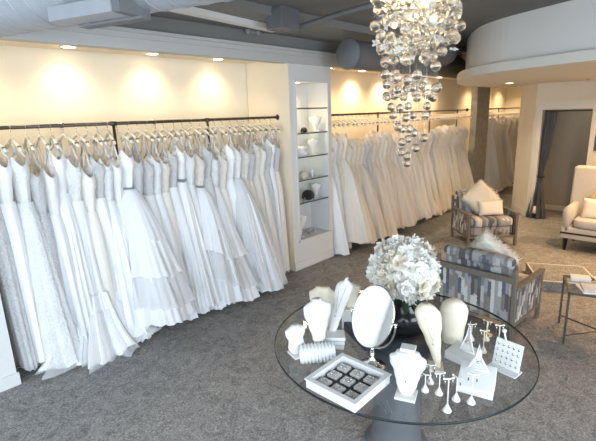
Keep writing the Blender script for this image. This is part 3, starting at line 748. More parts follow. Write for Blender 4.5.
# ------------------------------------------------------------------ flowers
VX, VY = 2.26, 1.25
t = thing('flower_vase', 'black glossy round vase under the white flowers on glass table', 'vase', (VX, VY, TZ))
bm = bmesh.new(); lathe(bm, [(.09, 0), (.125, .01), (.17, .06), (.185, .11), (.17, .16), (.13, .2), (.135, .215), (.12, .21), (.11, .18)], 40); bm_obj('vase_body', bm, M['black'], t)
FZ = 1.135
t = thing('flower_bouquet', 'big dome of white artificial blossoms standing in the black vase', 'flower arrangement', (VX, VY, FZ))
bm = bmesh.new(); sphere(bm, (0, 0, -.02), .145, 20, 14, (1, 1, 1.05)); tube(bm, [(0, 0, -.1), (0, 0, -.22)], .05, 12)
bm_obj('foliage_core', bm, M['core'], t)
def blossom_mesh(seed, m, np_=6):
    r = random.Random(seed); bm = bmesh.new()
    for ring, (cnt, tilt, L) in enumerate(((np_, .35, .052), (np_ - 1, .8, .040), (3, 1.25, .026))):
        for k in range(cnt):
            a = 2 * PI * k / cnt + ring * .5 + r.uniform(-.2, .2); ti = tilt + r.uniform(-.15, .15); G = []
            for i in range(5):
                s = i / 4; row = []
                for j in range(5):
                    u = (j - 2) / 2; w = L * .55 * math.sin(PI * (.12 + .80 * s)) ** .7
                    x_ = L * s * math.cos(ti) ; z_ = L * s * math.sin(ti) + .012 * u * u * s - .010 * s * s * (2 if ring == 0 else 1) + .004 * math.sin(5 * u + k)
                    row.append(bm.verts.new(Matrix.Rotation(a, 3, 'Z') @ Vector((x_ + .002, u * w, z_))))
                G.append(row)
            for i in range(4):
                for j in range(4): bm.faces.new((G[i][j], G[i][j + 1], G[i + 1][j + 1], G[i + 1][j]))
    me = bpy.data.meshes.new('blossom'); bm.to_mesh(me); bm.free(); me.materials.append(m)
    for p_ in me.polygons: p_.use_smooth = True
    return me
BM = [blossom_mesh(s, M['petal'] if s % 5 else M['petal_cream'], 5 + s % 2) for s in range(6)]
rf = random.Random(5); cnt = 98
for i in range(cnt):
    zf = 1 - (i + .5) / cnt * 1.62; a = i * 2.39996; rxy = math.sqrt(max(0, 1 - zf * zf))
    d = Vector((math.cos(a) * rxy, math.sin(a) * rxy, zf))
    o = bpy.data.objects.new('blossom', BM[rf.randrange(6)]); C.objects.link(o); o.parent = t
    rad = .178 + rf.uniform(-.028, .016)
    o.location = (d.x * rad, d.y * rad, d.z * rad * 1.05)
    q = (d + Vector((rf.uniform(-.3, .3), rf.uniform(-.3, .3), rf.uniform(-.1, .35)))).to_track_quat('Z', 'Y')
    o.rotation_mode = 'QUATERNION'; o.rotation_quaternion = q @ Matrix.Rotation(rf.uniform(0, 6), 4, 'Z').to_quaternion()
    o.scale = [rf.uniform(1.0, 1.35)] * 3
bm = bmesh.new()
for i in range(26):
    a = rf.uniform(0, 2 * PI); d = Vector((math.cos(a), math.sin(a), rf.uniform(-1.0, -.3))).normalized(); P = [d * .1 * s + Vector((0, 0, -.08 - .0 * s)) for s in (0.6, 1.2, 1.8, 2.3)]
    sd = d.cross(Vector((0, 0, 1))).normalized(); rows = []
    for k, p_ in enumerate(P): w = (.01, .022, .02, .002)[k]; rows.append((bm.verts.new(p_ - sd * w), bm.verts.new(p_ + Vector((0, 0, .006))), bm.verts.new(p_ + sd * w)))
    for k in range(3):
        for j in range(2): bm.faces.new((rows[k][j], rows[k][j + 1], rows[k + 1][j + 1], rows[k + 1][j]))
bm_obj('leaves', bm, M['leaf'], t)

# ------------------------------------------------------------------ mirror on the table
def local_frame(loc, face):  # rotation so that local -X... faces a direction
    return math.atan2(face[1], face[0])
t = thing('vanity_mirror', 'oval chrome vanity mirror on a stand in the middle of glass table', 'mirror', (1.782, 1.162, TZ), math.radians(177))
bm = bmesh.new(); lathe(bm, [(.07, 0), (.072, .006), (.05, .014), (.022, .03), (.012, .06), (.009, .1)], 32); bm_obj('stand_base', bm, M['chrome'], t)
# local +X points to the camera
cz = .292; A_, B_ = .122, .165; tilt = math.radians(16)
def mp_(y, z, x=0): # point on tilted mirror plane
    cr, sr = math.cos(.17), math.sin(.17); y, z = y * cr + z * sr, -y * sr + z * cr
    return (x * math.cos(tilt) - z * math.sin(tilt) , y, cz + z * math.cos(tilt) + x * math.sin(tilt))
bm = bmesh.new(); n = 64
fr_ = [bm.verts.new(mp_(A_ * math.cos(2 * PI * k / n), B_ * math.sin(2 * PI * k / n), .006)) for k in range(n)]
bm.faces.new(fr_); bm_obj('mirror_glass', bm, M['mirror'], t, False)
bm = bmesh.new(); vs = [[bm.verts.new(mp_(s_ * A_ * math.cos(2 * PI * k / n), s_ * B_ * math.sin(2 * PI * k / n), x_)) for k in range(n)] for s_, x_ in ((1.0, .004), (.98, -.012), (.8, -.018))]
for i in range(2):
    for k in range(n): bm.faces.new((vs[i][k], vs[i][(k + 1) % n], vs[i + 1][(k + 1) % n], vs[i + 1][k]))
bm.faces.new(vs[2]); bm_obj('mirror_back', bm, M['navy'], t)
bm = bmesh.new(); P = [mp_(A_ * 1.01 * math.cos(2 * PI * k / n), B_ * 1.01 * math.sin(2 * PI * k / n)) for k in range(n + 1)]; tube(bm, P, .0055, 8, False); bm_obj('rim', bm, M['chrome'], t)
bm = bmesh.new(); P = [(.0, (A_ + .02) * math.cos(a), cz + (B_ + .012) * math.sin(a)) for a in [PI + PI * k / 30 for k in range(31)]]
tube(bm, P, .005, 8); tube(bm, [(0, 0, .08), (0, 0, cz - B_ - .01)], .007, 10)
for s in (-1, 1): tube(bm, [(0, s * (A_ - .002), cz), (0, s * (A_ + .028), cz)], .008, 10)
bm_obj('yoke', bm, M['chrome'], t)

# open dark box leaning behind the mirror (blue-black)
p = at(358, 341, 2, TZ)
t = thing('jewellery_case', 'blue-black jewellery case standing behind the vanity mirror', 'case', (p.x, p.y, TZ), math.radians(-118))
boxo('case_body', -.16, .12, -.02, .03, 0, .055, M['navy'], t, .006)
boxo('lid', -.16, .12, .03, .042, 0, .13, M['black'], t, .004)

# ------------------------------------------------------------------ white tray with cards
t = thing('display_tray', 'square white tray on front of glass table holding earring cards', 'tray', (1.558, 1.158, TZ))
bm = bmesh.new(); h = .15; box(bm, -h, h, -h, h, 0, .008); bm_obj('tray_bottom', bm, M['white'], t, False)
bm = bmesh.new(); w = .018
box(bm, -h, h, -h, -h + w, .008, .045); box(bm, -h, h, h - w, h, .008, .045); box(bm, -h, -h + w, -h + w, h - w, .008, .045); box(bm, h - w, h, -h + w, h - w, .008, .045)
box(bm, -h - .006, h + .006, -h - .006, -h + w, .045, .052); box(bm, -h - .006, h + .006, h - w, h + .006, .045, .052); box(bm, -h - .006, -h + w, -h + w, h - w, .045, .052); box(bm, h - w, h + .006, -h + w, h - w, .045, .052)
bm_obj('tray_rim', bm, M['white'], t, False)
boxo('velvet_liner', -h + w, h - w, -h + w, h - w, .008, .012, M['black_soft'], t)
c0 = None; colw = ('left', 'middle', 'right'); roww = ('back', 'middle', 'front')
for a in range(3):
    for b in range(3):
        lab = 'small grey card with stud earrings in the white tray, %s column, %s row' % (colw[a], roww[b])
        loc = (1.558 + .082 - .082 * b, 1.158 + .086 - .084 * a, TZ + .013); rz = rnd.uniform(-.06, .06)
        if c0 is None:
            c0 = thing('earring_card', lab, 'earring card', loc, rz, 'earring cards in the white tray')
            bm = bmesh.new(); box(bm, -.026, .026, -.030, .030, 0, .016); bev(bm, .003); bm_obj('card', bm, M['card'], c0, False)
            bm = bmesh.new()
            for s in (-1, 1):
                for u in (-1, 1): sphere(bm, (u * .011, s * .012, .019), .0055, 8, 6)
            bm_obj('stud_earrings', bm, M['silver'], c0)
        else: dup(c0, loc, rz, lab, 'earring cards in the white tray')

# ------------------------------------------------------------------ busts on the table
camdir = lambda x, y: math.atan2(-y, -x) + PI     # local -X faces the camera
def P2(px, py, z=TZ): return at(px, py, 2, z)
p = P2(406, 396); neckform('necklace_bust', 'white necklace bust at the front edge of glass table', (p.x, p.y, TZ), camdir(p.x, p.y) - .15, .215, .175, M['bustw'], lean=.12, pend=True, neck=.6, taper=.42)
bx = boxo('earring_box', -.028, .028, -.035, .035, 0, .016, M['white'], loc=(p.x + .030, p.y + .012, TZ + .231), rz=camdir(p.x, p.y) - .15, bw=.004); tag(bx, 'small white box lying on top of the front necklace bust', 'box')
p = P2(436, 368); neckform('necklace_bust', 'tall slender cream necklace bust right of the black vase', (p.x, p.y, TZ), camdir(p.x, p.y) + .1, .345, .135, M['bust'], lean=.08, pend=True, side=.22, dep=.4, prof=[(0, .22), (.2, .38), (.45, .62), (.7, .92), (.85, 1), (.93, .8), (1, .35)])
p = P2(452, 341); neckform('necklace_bust', 'broad rounded cream bust behind the tall slender bust', (p.x, p.y, TZ), camdir(p.x, p.y), .27, .16, M['bust'], lean=.02, dep=.6, base=False, prof=[(0, .72), (.3, .82), (.6, .97), (.75, 1), (.88, .86), (.96, .55), (1, .2)])
# left cluster
p = P2(315, 350); b1 = p
neckform('necklace_bust', 'large white necklace bust rising above the ribbed bracelet pillow', (1.72, 1.48, TZ), camdir(1.7, 1.47) + .35, .30, .17, M['bustw'], lean=.12, taper=.35, neck=.35)
neckform('necklace_bust', 'small white bust at the far left edge of glass table', (1.60, 1.55, TZ), camdir(1.6, 1.56) + .5, .17, .13, M['bustw'], lean=.10, taper=.6, neck=.4)
neckform('necklace_bust', 'cream bust at the back of the left display cluster', (1.93, 1.63, TZ), camdir(1.9, 1.6) - .2, .27, .18, M['bust'], lean=.08, taper=.5, neck=.5)
neckform('necklace_bust', 'tall thin white bust leaning beside the vanity mirror', (1.86, 1.50, TZ), camdir(1.83, 1.42) - .5, .385, .11, M['bustw'], lean=.16, taper=.4, neck=.15, pend=True, side=-.22)
neckform('necklace_bust', 'short cream bust on a white riser behind the vanity mirror', (2.075, 1.52, TZ + .12), camdir(2, 1.48), .16, .13, M['bust'], lean=.1, taper=.5)
t = boxo('display_riser', -.05, .05, -.05, .05, 0, .12, M['white'], loc=(2.075, 1.52, TZ), rz=.5, bw=.006); tag(t, 'white cube riser under the short cream bust behind mirror', 'riser')
def ribbed(loc, rz, w, d, h, label):
    t = thing('bracelet_pillow', label, 'bracelet display', loc, rz); rings = []
    n = 60
    prof = [(-d / 2, 0), (-d / 2, h * .35), (-d * .2, h * .9), (d * .2, h), (d / 2, h * .6), (d / 2, 0)]
    for i in range(n + 1):
        y_ = -w / 2 + w * i / n; e = 1 + .06 * math.sin(i * PI / 3)
        rings.append([(px_ * e, y_, max(.001, pz_ * e)) for px_, pz_ in prof])
    o = loft(rings, M['white'], 'ribbed_pad', t, True)
    bmx = bmesh.new(); bmx.from_mesh(o.data); bmesh.ops.holes_fill(bmx, edges=bmx.edges[:]); bmesh.ops.recalc_face_normals(bmx, faces=bmx.faces); bmx.to_mesh(o.data); bmx.free()
p = P2(317, 357); ribbed((p.x, p.y, TZ), camdir(p.x, p.y) + .15, .20, .12, .075, 'white ribbed bracelet pillow at the left front of glass table')
p = P2(335, 345)
for k in range(3):
    t = boxo('jewellery_box', -.05, .05, -.055, .055, 0, .021, M['white'], loc=(p.x + .008 * k, p.y + .004 * k, TZ + .0215 * k), rz=.62 + .05 * k, bw=.003)
    tag(t, 'flat white jewellery box left of mirror, %s in its stack' % ('bottom', 'middle', 'topmost')[k], 'box', 'stacked white boxes left of the mirror')
# right side displays
def wedge(name, label, loc, rz, w, d, h0, h1, cat='riser'):
    t = thing(name, label, cat, loc, rz); bm = bmesh.new()
    v = box(bm, -d / 2, d / 2, -w / 2, w / 2, 0, h0); v[5].co.z = h1; v[6].co.z = h1
    bev(bm, .005); bm_obj('block', bm, M['white'], t)
    return t
p = P2(463, 359); wedge('display_block', 'white padded block beside the tall slender bust', (p.x, p.y, TZ), camdir(p.x, p.y) - .5, .15, .13, .045, .06)
def triangle_stand(loc, rz, h, w, label):
    t = thing('necklace_stand', label, 'necklace stand', loc, rz)
    bm = bmesh.new(); P = [(-.02, -w / 2, 0), (0, -w * .12, h * .5), (.02, 0, h), (0, w * .12, h * .5), (-.02, w / 2, 0)]
    tube(bm, P, .004, 8); tube(bm, [(-.02, -w / 2, .004), (-.02, w / 2, .004)], .004, 8); bm_obj('frame', bm, M['white'], t)
    bm = bmesh.new(); a = [bm.verts.new(q_) for q_ in ((-.019, -w / 2, .004), (-.019, w / 2, .004), (.001, w * .12, h * .5), (.019, 0, h * .98), (.001, -w * .12, h * .5))]
    bm.faces.new((a[0], a[1], a[2], a[4])); bm.faces.new((a[4], a[2], a[3])); bm_obj('sheer_panel', bm, M['veil'], t, False)
    bm = bmesh.new(); n_ = 12
    for s in (-1, 1): tube(bm, [(.012 - .012 * k / n_ * 1.5, s * w * .02 * k ** .6, h * (.85 - .5 * k / n_)) for k in range(n_)], .0016, 5)
    sphere(bm, (-.012, 0, h * .34), .008, 8, 6); bm_obj('necklace', bm, M['silver'], t)
triangle_stand((p.x + .005, p.y - .02, TZ + .058), camdir(p.x, p.y) - .3, .17, .08, 'slim sheer necklace stand on the block beside tall bust')
p = P2(476, 388); wedge('display_block', 'larger white sloping block at the right front of glass table', (p.x, p.y, TZ), camdir(p.x, p.y) - .1, .165, .14, .035, .10)
triangle_stand((p.x + .035, p.y + .01, TZ + .088), camdir(p.x, p.y), .12, .10, 'triangular necklace stand on the larger sloping block')
p = P2(505, 369)
t = thing('earring_display', 'white angled earring board at the right edge of glass table', 'earring display', (p.x, p.y, TZ), camdir(p.x, p.y) - .4)
bm = bmesh.new(); box(bm, -.05, .03, -.075, .075, 0, .006); bm_obj('foot', bm, M['white'], t, False)
bm = bmesh.new(); box(bm, -.003, .003, -.07, .07, 0, .145); xform(bm, Matrix.Translation((-.0, 0, .006)) @ Matrix.Rotation(.25, 4, 'Y')); bm_obj('board', bm, M['white'], t, False)
bm = bmesh.new()
for i in range(4):
    for j in range(5): sphere(bm, (-.006 + .25 * (.03 + .028 * i), -.052 + .026 * j, .03 + .03 * i), .0055, 8, 5, (.5, 1, 1.4))
bm_obj('earrings', bm, M['silver'], t)
bm = bmesh.new(); tube(bm, [(.03, .02, .14), (.035, .035, .19)], .005, 8); sphere(bm, (.035, .036, .195), .012, 10, 8); bm_obj('finial', bm, M['white'], t)
# cone based earring stands
def cone_stand(loc, rz, h, m, label, group):
    t = thing('earring_stand', label, 'earring stand', loc, rz, group)
    bm = bmesh.new(); lathe(bm, [(.019, 0), (.020, .004), (.012, .02), (.005, .034), (.003, .04)], 20); bm_obj('cone_base', bm, m, t)
    bm = bmesh.new(); tube(bm, [(0, 0, .036), (0, 0, h)], .003, 8); bm_obj('stem', bm, m, t)
    bm = bmesh.new(); tube(bm, [(0, -.022, h + .004), (0, 0, h), (0, .022, h + .004)], .0038, 8)
    for s in (-1, 1): sphere(bm, (0, s * .022, h + .004), .006, 8, 6)
    bm_obj('cross_bar', bm, m, t)
    bm = bmesh.new()
    for s in (-1, 1): tube(bm, [(-.003, s * .018, h), (-.003, s * .018, h - .03)], [.001, .004], 6)
    bm_obj('drop_earrings', bm, M['silver'], t)
wh = M['bustw']
G1 = 'white cone earring stands near the front of the table'
for (px, py, h, d) in ((425, 391, .09, 'left end of the front group'), (430, 383, .10, 'behind the leftmost one of the front group'), (439, 394, .11, 'between the front bust and the frontmost stand'),
                       (447, 411, .165, 'nearest to the table edge'), (456, 400, .12, 'just left of the large sloping block'), (471, 403, .15, 'in front of the large sloping block')):
    p = P2(px, py); cone_stand((p.x, p.y, TZ), camdir(p.x, p.y) + rnd.uniform(-.5, .5), h, wh, 'white cone based earring stand, %s' % d, G1)
G2 = 'gold tinted cone earring stands at the back of the table'
for (px, py, h, d) in ((471, 340, .10, 'leftmost'), (483, 352, .13, 'second from left'), (486, 340, .12, 'third from left'), (498, 348, .14, 'rightmost')):
    p = P2(px, py); cone_stand((p.x, p.y, TZ), camdir(p.x, p.y) + rnd.uniform(-.5, .5), h, M['bust'], 'cream cone earring stand behind the blocks, %s of four' % d, G2)
p = P2(484, 338)
t = thing('jewellery_tree', 'low pale gold cross bar rack among the back earring stands', 'earring rack', (p.x + .05, p.y + .0, TZ), camdir(p.x, p.y) - .5)
bm = bmesh.new(); lathe(bm, [(.03, 0), (.03, .004), (.005, .008)], 20); bm_obj('foot', bm, M['gold'], t)
bm = bmesh.new(); tube(bm, [(0, 0, .006), (0, 0, .1)], .004, 8); bm_obj('stem', bm, M['gold'], t)
bm = bmesh.new(); box(bm, -.018, .018, -.07, .07, .1, .106); bm_obj('tray_bar', bm, M['gold'], t, False)

# ------------------------------------------------------------------ chandelier
CX, CY = 2.29, 1.235
t = thing('chandelier', 'large cascading chandelier of clear glass balls above the round table', 'chandelier', (CX, CY, CZ))
bm = bmesh.new(); lathe(bm, [(.30, 0), (.30, -.025), (.28, -.035), (.05, -.036)], 48); bm_obj('canopy', bm, M['chrome'], t)
rc = random.Random(21); balls = []
def addb(x, y, z, r, lim=.86):
    for (a, b, c, q) in balls:
        if (a - x) ** 2 + (b - y) ** 2 + (c - z) ** 2 < ((r + q) * lim) ** 2: return False
    balls.append((x, y, z, r)); return True
right = Vector((math.sin(yaw), -math.cos(yaw)))
k = 0
while k < 9000:
    k += 1
    z = rc.uniform(2.18, 2.92); R_ = .235 if z > 2.46 else (.235 - (2.46 - z) / .06 * .07 if z > 2.40 else .165 - (2.40 - z) * .14)
    if z < 2.36 and rc.random() < .85: continue
    a = rc.uniform(0, 2 * PI); r = R_ * math.sqrt(rc.random())
    x_, y_ = r * math.cos(a), r * math.sin(a)
    if z < 2.44: x_ -= right.x * .012; y_ -= right.y * .012
    addb(x_, y_, z, rc.uniform(.024, .030), 1.0)
    if len(balls) > 250: break
# trailing tail
tail = [(398, 90), (411, 88), (421, 87), (435, 88), (387, 97), (394, 96), (404, 97), (417, 98), (430, 96), (433, 98), (391, 107), (400, 108), (408, 106), (427, 106), (386, 96), (398, 127), (402, 129), (409, 129), (414, 133), (424, 138), (402, 142), (408, 139), (416, 148), (401, 152), (407, 156), (407, 163), (413, 115), (393, 115), (425, 115), (406, 118)]
cc = Vector((CX, CY, 0))
for (px, py) in tail:
    d = F + (px - 298) / 433 * R2 - (py - 220.5) / 433 * U2
    dist = 2.36 + rc.uniform(-.09, .09); q = Vector((0, 0, 2.1)) + d * dist
    balls.append((q.x - CX, q.y - CY, q.z, .023))
bme = bpy.data.meshes.new('glass_ball'); bm = bmesh.new(); bmesh.ops.create_uvsphere(bm, u_segments=20, v_segments=14, radius=1)
bm.to_mesh(bme); bm.free(); bme.materials.append(M['crystal'])
for p_ in bme.polygons: p_.use_smooth = True
# balls nearest to the viewer are parts of their own, the remainder one mesh
front = Vector((-math.cos(yaw), -math.sin(yaw)))
vis = [b for b in balls if b[2] < 2.78]
order = sorted(vis, key=lambda b: -(b[0] * front.x + b[1] * front.y) - (10 if b[2] < 2.16 else 0))
own = order[:97]; ownset = set(own)
for b in own:
    o = bpy.data.objects.new('glass_ball', bme); C.objects.link(o); o.parent = t; o.location = (b[0], b[1], b[2] - CZ); o.scale = (b[3],) * 3
bm = bmesh.new()
for b in balls:
    if b not in ownset: sphere(bm, (b[0], b[1], b[2] - CZ), b[3], 14, 10)
o = bm_obj('further_glass_balls', bm, M['crystal'], t); o['kind'] = 'stuff'
bm = bmesh.new()
for b in balls:
    if rc.random() < .5: tube(bm, [(b[0], b[1], b[2] + b[3] - CZ), (b[0], b[1], -.03)], .00025, 4, False)
bm_obj('hanging_wires', bm, M['chrome'], t)
# frosted petals and lamps in the upper body
bm = bmesh.new()
for i in range(110):
    a = rc.uniform(0, 2 * PI); r = .24 * math.sqrt(rc.random()); z = rc.uniform(2.40, 2.9) - CZ
    c_ = Vector((r * math.cos(a), r * math.sin(a), z)); Q = Matrix.Rotation(rc.uniform(0, 6), 4, 'Z') @ Matrix.Rotation(rc.uniform(0, 3), 4, 'X'); Q.translation = c_
    for k in range(5):
        vs = sphere(bm, (.014, 0, 0), .013, 7, 5, (1, .6, .25)); Q2 = Q @ Matrix.Rotation(k * 2 * PI / 5, 4, 'Z')
        for v in vs: v.co = Q2 @ v.co
o = bm_obj('frosted_glass_blossoms', bm, M['frost'], t); o['kind'] = 'stuff'
for k in range(5):
    a = k * 2 * PI / 5; x_, y_, z_ = .13 * math.cos(a), .13 * math.sin(a), 2.72 - CZ
    bm = bmesh.new(); sphere(bm, (x_, y_, z_), .012, 10, 8); bm_obj('lamp_bulb', bm, M['lampglow'], t)
    l = bpy.data.lights.new('bulb', 'POINT'); l.energy = 1.5; l.color = (1, .83, .58); l.shadow_soft_size = .03
    o = bpy.data.objects.new('bulb', l); C.objects.link(o); o.parent = t; o.location = (x_ * .8, y_ * .8, z_ - .03)

# ------------------------------------------------------------------ armchairs
def cushion(bm, sx, sy, sz_, c=(0, 0, 0), e=.35, n=14):
    # soft pillow: superellipsoid
    def sp(v, p): return math.copysign(abs(v) ** p, v)
    rings = []
    for i in range(1, n):
        ph = -PI / 2 + PI * i / n
        rings.append([bm.verts.new((c[0] + sx / 2 * sp(math.cos(ph), e) * sp(math.cos(th), e), c[1] + sy / 2 * sp(math.cos(ph), e) * sp(math.sin(th), e), c[2] + sz_ / 2 * sp(math.sin(ph), e * 1.3))) for th in [2 * PI * k / 32 for k in range(32)]])
    for i in range(len(rings) - 1):
        for k in range(32): bm.faces.new((rings[i][k], rings[i][(k + 1) % 32], rings[i + 1][(k + 1) % 32], rings[i + 1][k]))
    bm.faces.new(rings[0][::-1]); bm.faces.new(rings[-1])
def pillow(bm, t, w, h, c=(0, 0, 0), n=16):
    G = {}
    for sd in (1, -1):
        for i in range(n + 1):
            for j in range(n + 1):
                a, b = -1 + 2 * i / n, -1 + 2 * j / n; edge = i in (0, n) or j in (0, n)
                if sd == -1 and edge: G[sd, i, j] = G[1, i, j]; continue
                pin = 1 - .07 * (1 - abs(a) ** 2) * abs(b) ** 6; pin2 = 1 - .07 * (1 - abs(b) ** 2) * abs(a) ** 6
                G[sd, i, j] = bm.verts.new((c[0] + sd * t / 2 * ((1 - a ** 4) * (1 - b ** 4)) ** .55, c[1] + a * w / 2 * pin2, c[2] + b * h / 2 * pin))
        for i in range(n):
            for j in range(n):
                f = [G[sd, i, j], G[sd, i + 1, j], G[sd, i + 1, j + 1], G[sd, i, j + 1]]
                bm.faces.new(f if sd == 1 else f[::-1])
def make_armchair():
    # local: back plane at x=0, front at +x, width along y
    t = thing('armchair', 'a', 'armchair'); W2, D, HB, HA = .37, .64, .70, .50
    fm = M['wood']
    for s in (-1, 1):
        bm = bmesh.new(); v = box(bm, -.022, .022, s * W2 - .018, s * W2 + .018, 0, HB)
        for q in v[4:]: q.co.x -= .05
        bev(bm, .004, 1); bm_obj('leg', bm, fm, t, False)
        bm = bmesh.new(); v = box(bm, D - .022, D + .022, s * W2 - .018, s * W2 + .018, 0, HA)
        bev(bm, .004, 1); bm_obj('leg', bm, fm, t, False)
        bm = bmesh.new(); v = box(bm, -.03, D + .03, s * W2 - .026, s * W2 + .026, HA, HA + .026); bev(bm, .006, 2); bm_obj('armrest', bm, fm, t, False)
        bm = bmesh.new(); box(bm, .02, D - .02, s * W2 - .012, s * W2 + .012, .17, HA); bev(bm, .004, 1); bm_obj('side_panel', bm, M['ikat_side'], t, False)
        bm = bmesh.new(); box(bm, .02, D - .02, s * W2 - .014, s * W2 + .014, .135, .17); bm_obj('side_rail', bm, fm, t, False)
    bm = bmesh.new(); box(bm, -.075, -.030, -W2, W2, .575, .63); bm_obj('back_top_rail', bm, fm, t, False)
    bm = bmesh.new(); box(bm, -.03, .01, -W2, W2, .135, .17); bm_obj('back_bottom_rail', bm, fm, t, False)
    bm = bmesh.new(); box(bm, D - .012, D + .012, -W2, W2, .135, .17); bm_obj('front_rail', bm, fm, t, False)
    bm = bmesh.new(); v = box(bm, -.015, .015, -W2 + .02, W2 - .02, .17, .60)
    for q in v[4:]: q.co.x -= .03
    bm_obj('back_panel', bm, M['ikat'], t, False)
    bm = bmesh.new(); cushion(bm, D - .05, 2 * W2 - .06, .15, (D / 2 + .02, 0, .245), .2); bm_obj('seat_base', bm, M['ikat'], t)
    bm = bmesh.new(); cushion(bm, D - .04, 2 * W2 - .05, .14, (D / 2 + .04, 0, .375), .28); bm_obj('seat_cushion', bm, M['ikat'], t)
    bm = bmesh.new(); cushion(bm, .15, 2 * W2 - .06, .37, (0, 0, 0), .3); xform(bm, Matrix.Translation((.075, 0, .58)) @ Matrix.Rotation(-.16, 4, 'Y')); bm_obj('back_cushion', bm, M['ikat'], t)
    bm = bmesh.new(); cushion(bm, .12, 2 * W2 - .05, .11, (.0, 0, .745), .45); bm_obj('back_roll', bm, M['ikat'], t)
    return t
CH1 = make_armchair(); CH1.location = (3.99, 1.44, 0); CH1.rotation_euler.z = math.radians(-4)
CH1['label'] = 'striped grey wood framed armchair seen from behind beside the glass table'; CH1['group'] = 'striped armchairs'
a2 = math.radians(-135 )
bc = Vector((6.9 + 7.38, 3.01 + 2.50)) / 2
bc = bc + Vector((.06, -.065))
CH2 = dup(CH1, (bc.x, bc.y, 0), a2, 'striped grey wood framed armchair near the middle dress rack', 'striped armchairs')
def fur_pillow(loc, M3, sz_, label, seed=1, tufts=5200, L=.042):
    r = random.Random(seed); bm = bmesh.new(); pillow(bm, *sz_)
    bm.verts.ensure_lookup_table(); bm.faces.ensure_lookup_table(); base = list(bm.faces)
    bm.normal_update()
    fs = [(f.calc_center_median(), f.normal.copy(), f.calc_area()) for f in base if f.calc_area() > 1e-7]
    wts = [f[2] for f in fs]
    for (c_, n_, _) in r.choices(fs, wts, k=tufts):
        c2 = c_ + Vector((r.uniform(-1, 1), r.uniform(-1, 1), r.uniform(-1, 1))) * .018
        d = (n_ + Vector((r.uniform(-.7, .7), r.uniform(-.7, .7), r.uniform(-.7, .7)))).normalized()
        sd = d.orthogonal().normalized() * .003; s2_ = d.cross(sd)
        e = bm.verts.new(c2 + d * L * r.uniform(.6, 1.2)); b3 = [bm.verts.new(c2 - n_ * .01 + v_) for v_ in (sd, -sd * .5 + s2_ * .8, -sd * .5 - s2_ * .8)]
        for i in range(3): bm.faces.new((b3[i], b3[(i + 1) % 3], e))
    o = bm_obj('fur_pillow', bm, M['fur']); o.matrix_world = Matrix.Translation(loc) @ M3
    return tag(o, label, 'pillow')
def rot(z, y=0, x=0): return Matrix.Rotation(z, 4, 'Z') @ Matrix.Rotation(y, 4, 'Y') @ Matrix.Rotation(x, 4, 'X')
# near chair: pillow leaning inside, seen above the back
fur_pillow((4.20, 1.40, .68), rot(math.radians(-4), -.28, math.radians(38)), (.14, .40, .40), 'cream fur pillow on the near armchair, peeking above its back', 2)
# far chair pillows
f2 = Vector((math.cos(a2), math.sin(a2)))
pc = bc + f2 * .27; fur_pillow((pc.x - .02, pc.y + .03, .68), rot(a2, -.3, math.radians(42)), (.15, .44, .44), 'cream fur pillow leaning on the back of the far armchair', 3)
pc = bc + f2 * .42 + Vector((-.7, .7)) * -.06
bm = bmesh.new(); pillow(bm, .13, .40, .24); o = bm_obj('lumbar_pillow', bm, M['pillow_w']); o.matrix_world = Matrix.Translation((pc.x, pc.y, .56)) @ rot(a2, -.3)
tag(o, 'plain ivory lumbar pillow in front of the fur pillow on far armchair', 'pillow')

# ------------------------------------------------------------------ bridal pedestal
p0 = at(538, 280.7, 2, .12); p1 = at(526, 262.5, 2, .12); p2 = at(583, 266.5, 2, .12); p3 = p0 + (p2 - p1)
t = thing('step_platform', 'low carpeted square platform with pale edging behind the side table', 'platform', (0, 0, 0))
Q = [Vector((p.x, p.y)) for p in (p0, p3, p2, p1)]
bm = bmesh.new(); prism(bm, [tuple(q) for q in Q], 0, .117); bmesh.ops.recalc_face_normals(bm, faces=bm.faces); bm_obj('carpeted_box', bm, M['carpet'], t, False)
for i in range(4):
    a, b = Q[i], Q[(i + 1) % 4]; bm = bmesh.new(); d = (b - a).normalized(); n_ = Vector((-d.y, d.x)) * .018
    prism(bm, [tuple(a), tuple(b), tuple(b + n_), tuple(a + n_)], .105, .124); bmesh.ops.recalc_face_normals(bm, faces=bm.faces); bm_obj('edging_strip', bm, M['edging'], t, False)

# ------------------------------------------------------------------ side table
TT = .50; A0 = Vector((4.62, .83)); ang = math.radians(17); u = Vector((math.cos(ang), math.sin(ang))); v = Vector((math.sin(ang), -math.cos(ang)))
t = thing('side_table', 'small glass topped bronze side table at the right edge', 'side table', (4.20, .70, 0), ang)
WL, DL_ = .44, .60
for (x_, y_) in ((0, 0), (WL, 0), (0, -DL_), (WL, -DL_)):
    bm = bmesh.new(); box(bm, x_ - .009, x_ + .009, y_ - .009, y_ + .009, 0, TT - .001); bm_obj('leg', bm, M['bronze'], t, False)
bm = bmesh.new(); e = .009
box(bm, -e, WL + e, -e, e, TT - .02, TT); box(bm, -e, WL + e, -DL_ - e, -DL_ + e, TT - .02, TT); box(bm, -e, e, -DL_, 0, TT - .02, TT); box(bm, WL - e, WL + e, -DL_, 0, TT - .02, TT)
bm_obj('top_frame', bm, M['bronze'], t, False)
boxo('glass_top', e, WL - e, -DL_ + e, -e, TT - .01, TT - .002, M['glass'], t)
bm = bmesh.new(); tube(bm, [(0, 0, .08), (WL, -DL_, .08)], .008, 8); tube(bm, [(WL, 0, .08), (0, -DL_, .08)], .008, 8); bm_obj('cross_brace', bm, M['bronze'], t, False)
def onside(x_, y_): q = Vector((4.20, .70)) + u * x_ - Vector((-math.sin(ang), math.cos(ang))) * y_; return q
